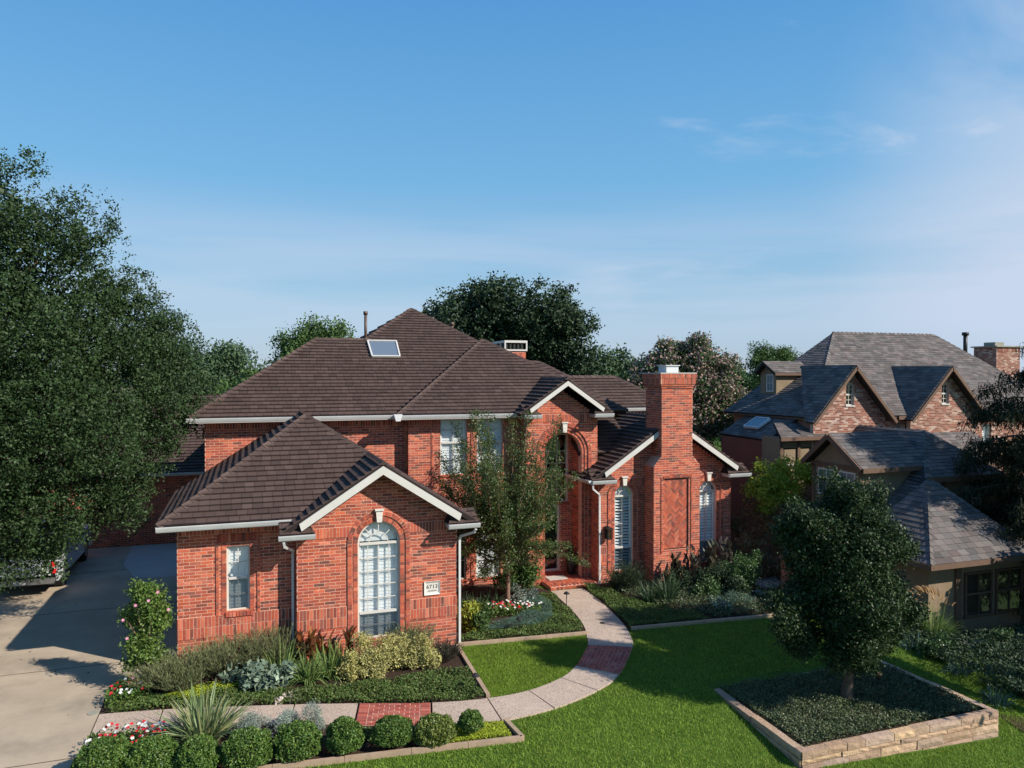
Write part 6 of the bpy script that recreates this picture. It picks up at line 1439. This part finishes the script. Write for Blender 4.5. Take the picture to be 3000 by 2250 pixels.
# path lights
def path_light(x, y, label, h=.42, glow=False):
    z = max(T(x, y), -.16); t = thing('path_light', label, 'garden light', (x, y, z)); mb = MB(); mb.tube([(x, y, z), (x, y, z + h)], .012, 6); mb.build('stake', m_iron, t)
    mb = MB(); mb.tube([(x, y, z + h - .05), (x, y, z + h - .02), (x, y, z + h), (x, y, z + h + .05)], [.02, .09, .085, .02], 12); mb.build('shade', m_iron, t)
path_light(8.9, 20.3, 'thin black path light at the edge of the walk near the porch'); path_light(6.79, 18.6, 'black path light standing in the curved bed'); path_light(4.62, 15.4, 'black path light at the tip of the kerb by the walk')
t = thing('garden_spotlight', 'small copper spotlight glinting in the planter', 'garden light', (13.5, 13.2, -.1)); mb = MB(); mb.tube([(13.5, 13.2, -.15), (13.5, 13.2, .02)], .012, 6); mb.build('stake', m_iron, t)
mb = MB(); mb.tube([(13.5, 13.2, .0), (13.49, 13.17, .06), (13.47, 13.13, .14)], [.03, .04, .05], 12); mb.build('lamp_head', m_copper, t, True)
mb = MB(); mb.tube([(-2.95, 17.1, .021), (-2.95, 17.1, .030)], .11, 16); tag(mb.build('utility_cover', m_flag), 'small round dark cover in the driveway beside the house bed', 'utility cover')
mb = MB(); mb.tube([(9.2, 18.55, .040), (9.2, 18.55, .054)], .07, 14); tag(mb.build('drain_cover', m_iron), 'small round dark cover set in the pebbled walk', 'drain cover')

# ------------------------------------------------------------------ pickup truck
tk = thing('pickup_truck', 'white pickup truck parked under the oak, tail towards the street', 'truck', (-6.5, 29.4, .02))
TX, TY = -6.55, 26.7   # centre x, tail y
def L3(w, l, h): return (TX + w, TY + l, .02 + h)
hw2 = .99
prof = [(0.02, .62), (0.0, 1.18), (1.95, 1.22), (1.98, 1.25), (2.12, 1.84), (2.3, 1.9), (3.35, 1.88), (4.0, 1.32), (5.2, 1.2), (5.5, 1.05), (5.55, .5)]
low = [(5.2, .42)] + [(4.62 + .47 * math.cos(a), .42 + .47 * math.sin(a)) for a in [R(k) for k in range(0, 181, 20)]] + [(3.9, .40), (1.75, .42)] + [(1.15 + .47 * math.cos(a), .42 + .47 * math.sin(a)) for a in [R(k) for k in range(0, 181, 20)]] + [(.1, .45)]
def side(w, th):
    mb = MB(); body = [q for q in prof if q[1] < 1.3 or q[0] > 3.9]
    up_ = [(0.02, .62), (0, 1.18), (2.0, 1.22), (4.0, 1.26), (5.2, 1.18), (5.5, 1.05), (5.55, .5)]
    # split into columns so the arches stay open
    xs_ = sorted(set([.1 + .05 * k for k in range(0, 110)]))
    def topz(x): return float(np.interp(x, [q[0] for q in up_[1:]], [q[1] for q in up_[1:]]))
    def botz(x):
        for c in (1.15, 4.62):
            if abs(x - c) < .47: return .42 + math.sqrt(.47 ** 2 - (x - c) ** 2)
        return .42
    for a, b in zip(xs_, xs_[1:]):
        mb.prism([L3(w, a, botz(a)), L3(w, b, botz(b)), L3(w, b, topz(b)), L3(w, a, topz(a))], (th, 0, 0))
    mb.prism([L3(w, .0, .62), L3(w, .1, .45), L3(w, .1, topz(.1)), L3(w, .0, 1.17)], (th, 0, 0)); return mb
sd1 = side(hw2 - .06, .06).build('body_side', m_paint, tk); sd2 = side(-hw2, .06).build('body_side', m_paint, tk)
mb = MB(); mb.box(TX - .92, TX + .92, TY + .03, TY + 2.0, .62, .68); mb.box(TX - .93, TX + .93, TY + 1.95, TY + 2.0, .68, 1.2); mb.build('truck_bed', m_iron, tk)
mb = MB(); mb.box(TX - .8, TX + .8, TY, TY + .06, .64, 1.19); mb.build('tailgate', m_paint, tk)
mb = MB(); mb.box(TX - .2, TX + .2, TY - .025, TY - .001, 1.0, 1.05); mb.build('tailgate_handle', m_iron, tk)
cb = MB(); cab = [(2.02, 1.22), (2.15, 1.8), (2.35, 1.88), (3.3, 1.86), (4.05, 1.26)]
for s_ in (-1, 1):
    cb.prism([L3(s_ * .93, a, b) if b < 1.3 else L3(s_ * .8, a, b) for a, b in cab], (-.05 * s_, 0, 0))
cb.prism([L3(-.8, 2.3, 1.86), L3(.8, 2.3, 1.86), L3(.8, 3.35, 1.85), L3(-.8, 3.35, 1.85)], (0, 0, .05)); cb.box(TX - .93, TX + .93, TY + 4.0, TY + 5.3, 1.1, 1.22); cb.box(TX - .93, TX + .93, TY + 5.3, TY + 5.5, .5, 1.12)
cb.build('cab', m_paint, tk)
mb = MB(); mb.add([L3(-.78, 2.06, 1.3), L3(.78, 2.06, 1.3), L3(.72, 2.2, 1.8), L3(-.72, 2.2, 1.8)], [[0, 1, 2, 3]]); mb.build('rear_window', m_sky, tk)
mb = MB(); mb.add([L3(-.85, 4.03, 1.28), L3(.85, 4.03, 1.28), L3(.74, 3.36, 1.84), L3(-.74, 3.36, 1.84)], [[0, 1, 2, 3]]); mb.build('windscreen', m_sky, tk)
for s_ in (-1, 1):
    mb = MB(); mb.add([L3(s_ * .945, 2.2, 1.3), L3(s_ * .945, 3.8, 1.3), L3(s_ * .83, 3.3, 1.78), L3(s_ * .83, 2.35, 1.78)], [[0, 1, 2, 3]]); mb.build('side_window', m_sky, tk)
    mb = MB(); mb.box(TX + s_ * .9 - .07, TX + s_ * .9 + .06, TY - .015, TY + .1, .70, 1.05); mb.build('tail_light', m_tail, tk)
    mb = MB(); mb.box(TX + s_ * .9 - .068, TX + s_ * .9 + .058, TY - .02, TY + .09, .84, .9); mb.build('reversing_lens', m_white, tk)
    for l in (1.15, 4.62):
        mb = MB(); x0 = TX + s_ * .82; mb.tube([(x0 - .13, TY + l, .42), (x0 + .13, TY + l, .42)], .40, 24); wh = mb.build('wheel', m_rubber, tk)
        mb = MB(); mb.tube([(x0 + s_ * .10, TY + l, .42), (x0 + s_ * .145, TY + l, .42)], .25, 16); mb.build('rim', m_chrome, wh)
mb = MB(); mb.box(TX - .93, TX + .93, TY - .16, TY - .02, .42, .58); mb.build('rear_bumper', m_chrome, tk); mb = MB(); mb.box(TX - .16, TX + .16, TY - .175, TY - .162, .45, .57); mb.build('licence_plate', m_white, tk)
mb = MB(); mb.box(TX - .85, TX + .85, TY + .2, TY + 5.3, .3, .5); mb.build('chassis', m_iron, tk)

# ------------------------------------------------------------------ grass
def lawn(polys, holes, n, label, Lb=(.04, .085), seed=0):
    rng = np.random.default_rng(900 + seed); p = scatter(polys, n, rng)
    for h in holes: p = p[~pip(p, h)]
    n = len(p); z = np.array([T(x, y) for x, y in p]); B = np.column_stack([p, z]); D = rng.normal(size=(n, 3)) * .45 + [0, 0, 1]
    V, r_ = blades(B, D, rng.uniform(*Lb, n), rng.uniform(.008, .016, n), .2, 1, rng); o = quadmesh('grass', V, r_, m_grass, kind='stuff'); o['label'] = label; o['category'] = 'grass'
hole = [(x, y) for x, y in INNER] + [(x, y) for x, y in OUTER[::-1]]
PLh = [(9.6, 11.17), (14.78, 11.17), (14.7, 14.36), (9.72, 14.46)]
lawn([(4.98, 18.2), (8.42, 17.9)] + [p for p in INNER if 15.0 < p[1] < 17.9 and p[0] > 4.8] + [(4.86, 15.1)], [], 62000, 'small clipped lawn enclosed by the walk and kerbs', seed=1)
big = [(-1.5, 9.5), (20, 7.5), (20, 13), (16.2, 17.9), (14.3, 17.45), (9.75, 17.84)] + [p for p in OUTER if p[1] < 17.8 and p[0] > 4.75] + [(4.92, 13.1), (2.8, 13.32), (1.62, 13.44), (-2.5, 13.9), (-2.8, 9.5)]
lawn(big, [PLh], 330000, 'wide clipped front lawn', seed=2)
# mulch litter and a few fallen leaves on the driveway
rng = np.random.default_rng(95); p = scatter([(-9, 14), (-2.9, 14), (-2.9, 18), (-2, 27), (-9, 27)], 90, rng); P = np.column_stack([p, np.full(90, .035)]); V, r_ = leaves(P, .06, .5, 3, rng)
o = quadmesh('fallen_leaves', V, r_, m_purp, kind='stuff'); o['label'] = 'scattered fallen leaves on the driveway'; o['category'] = 'leaves'
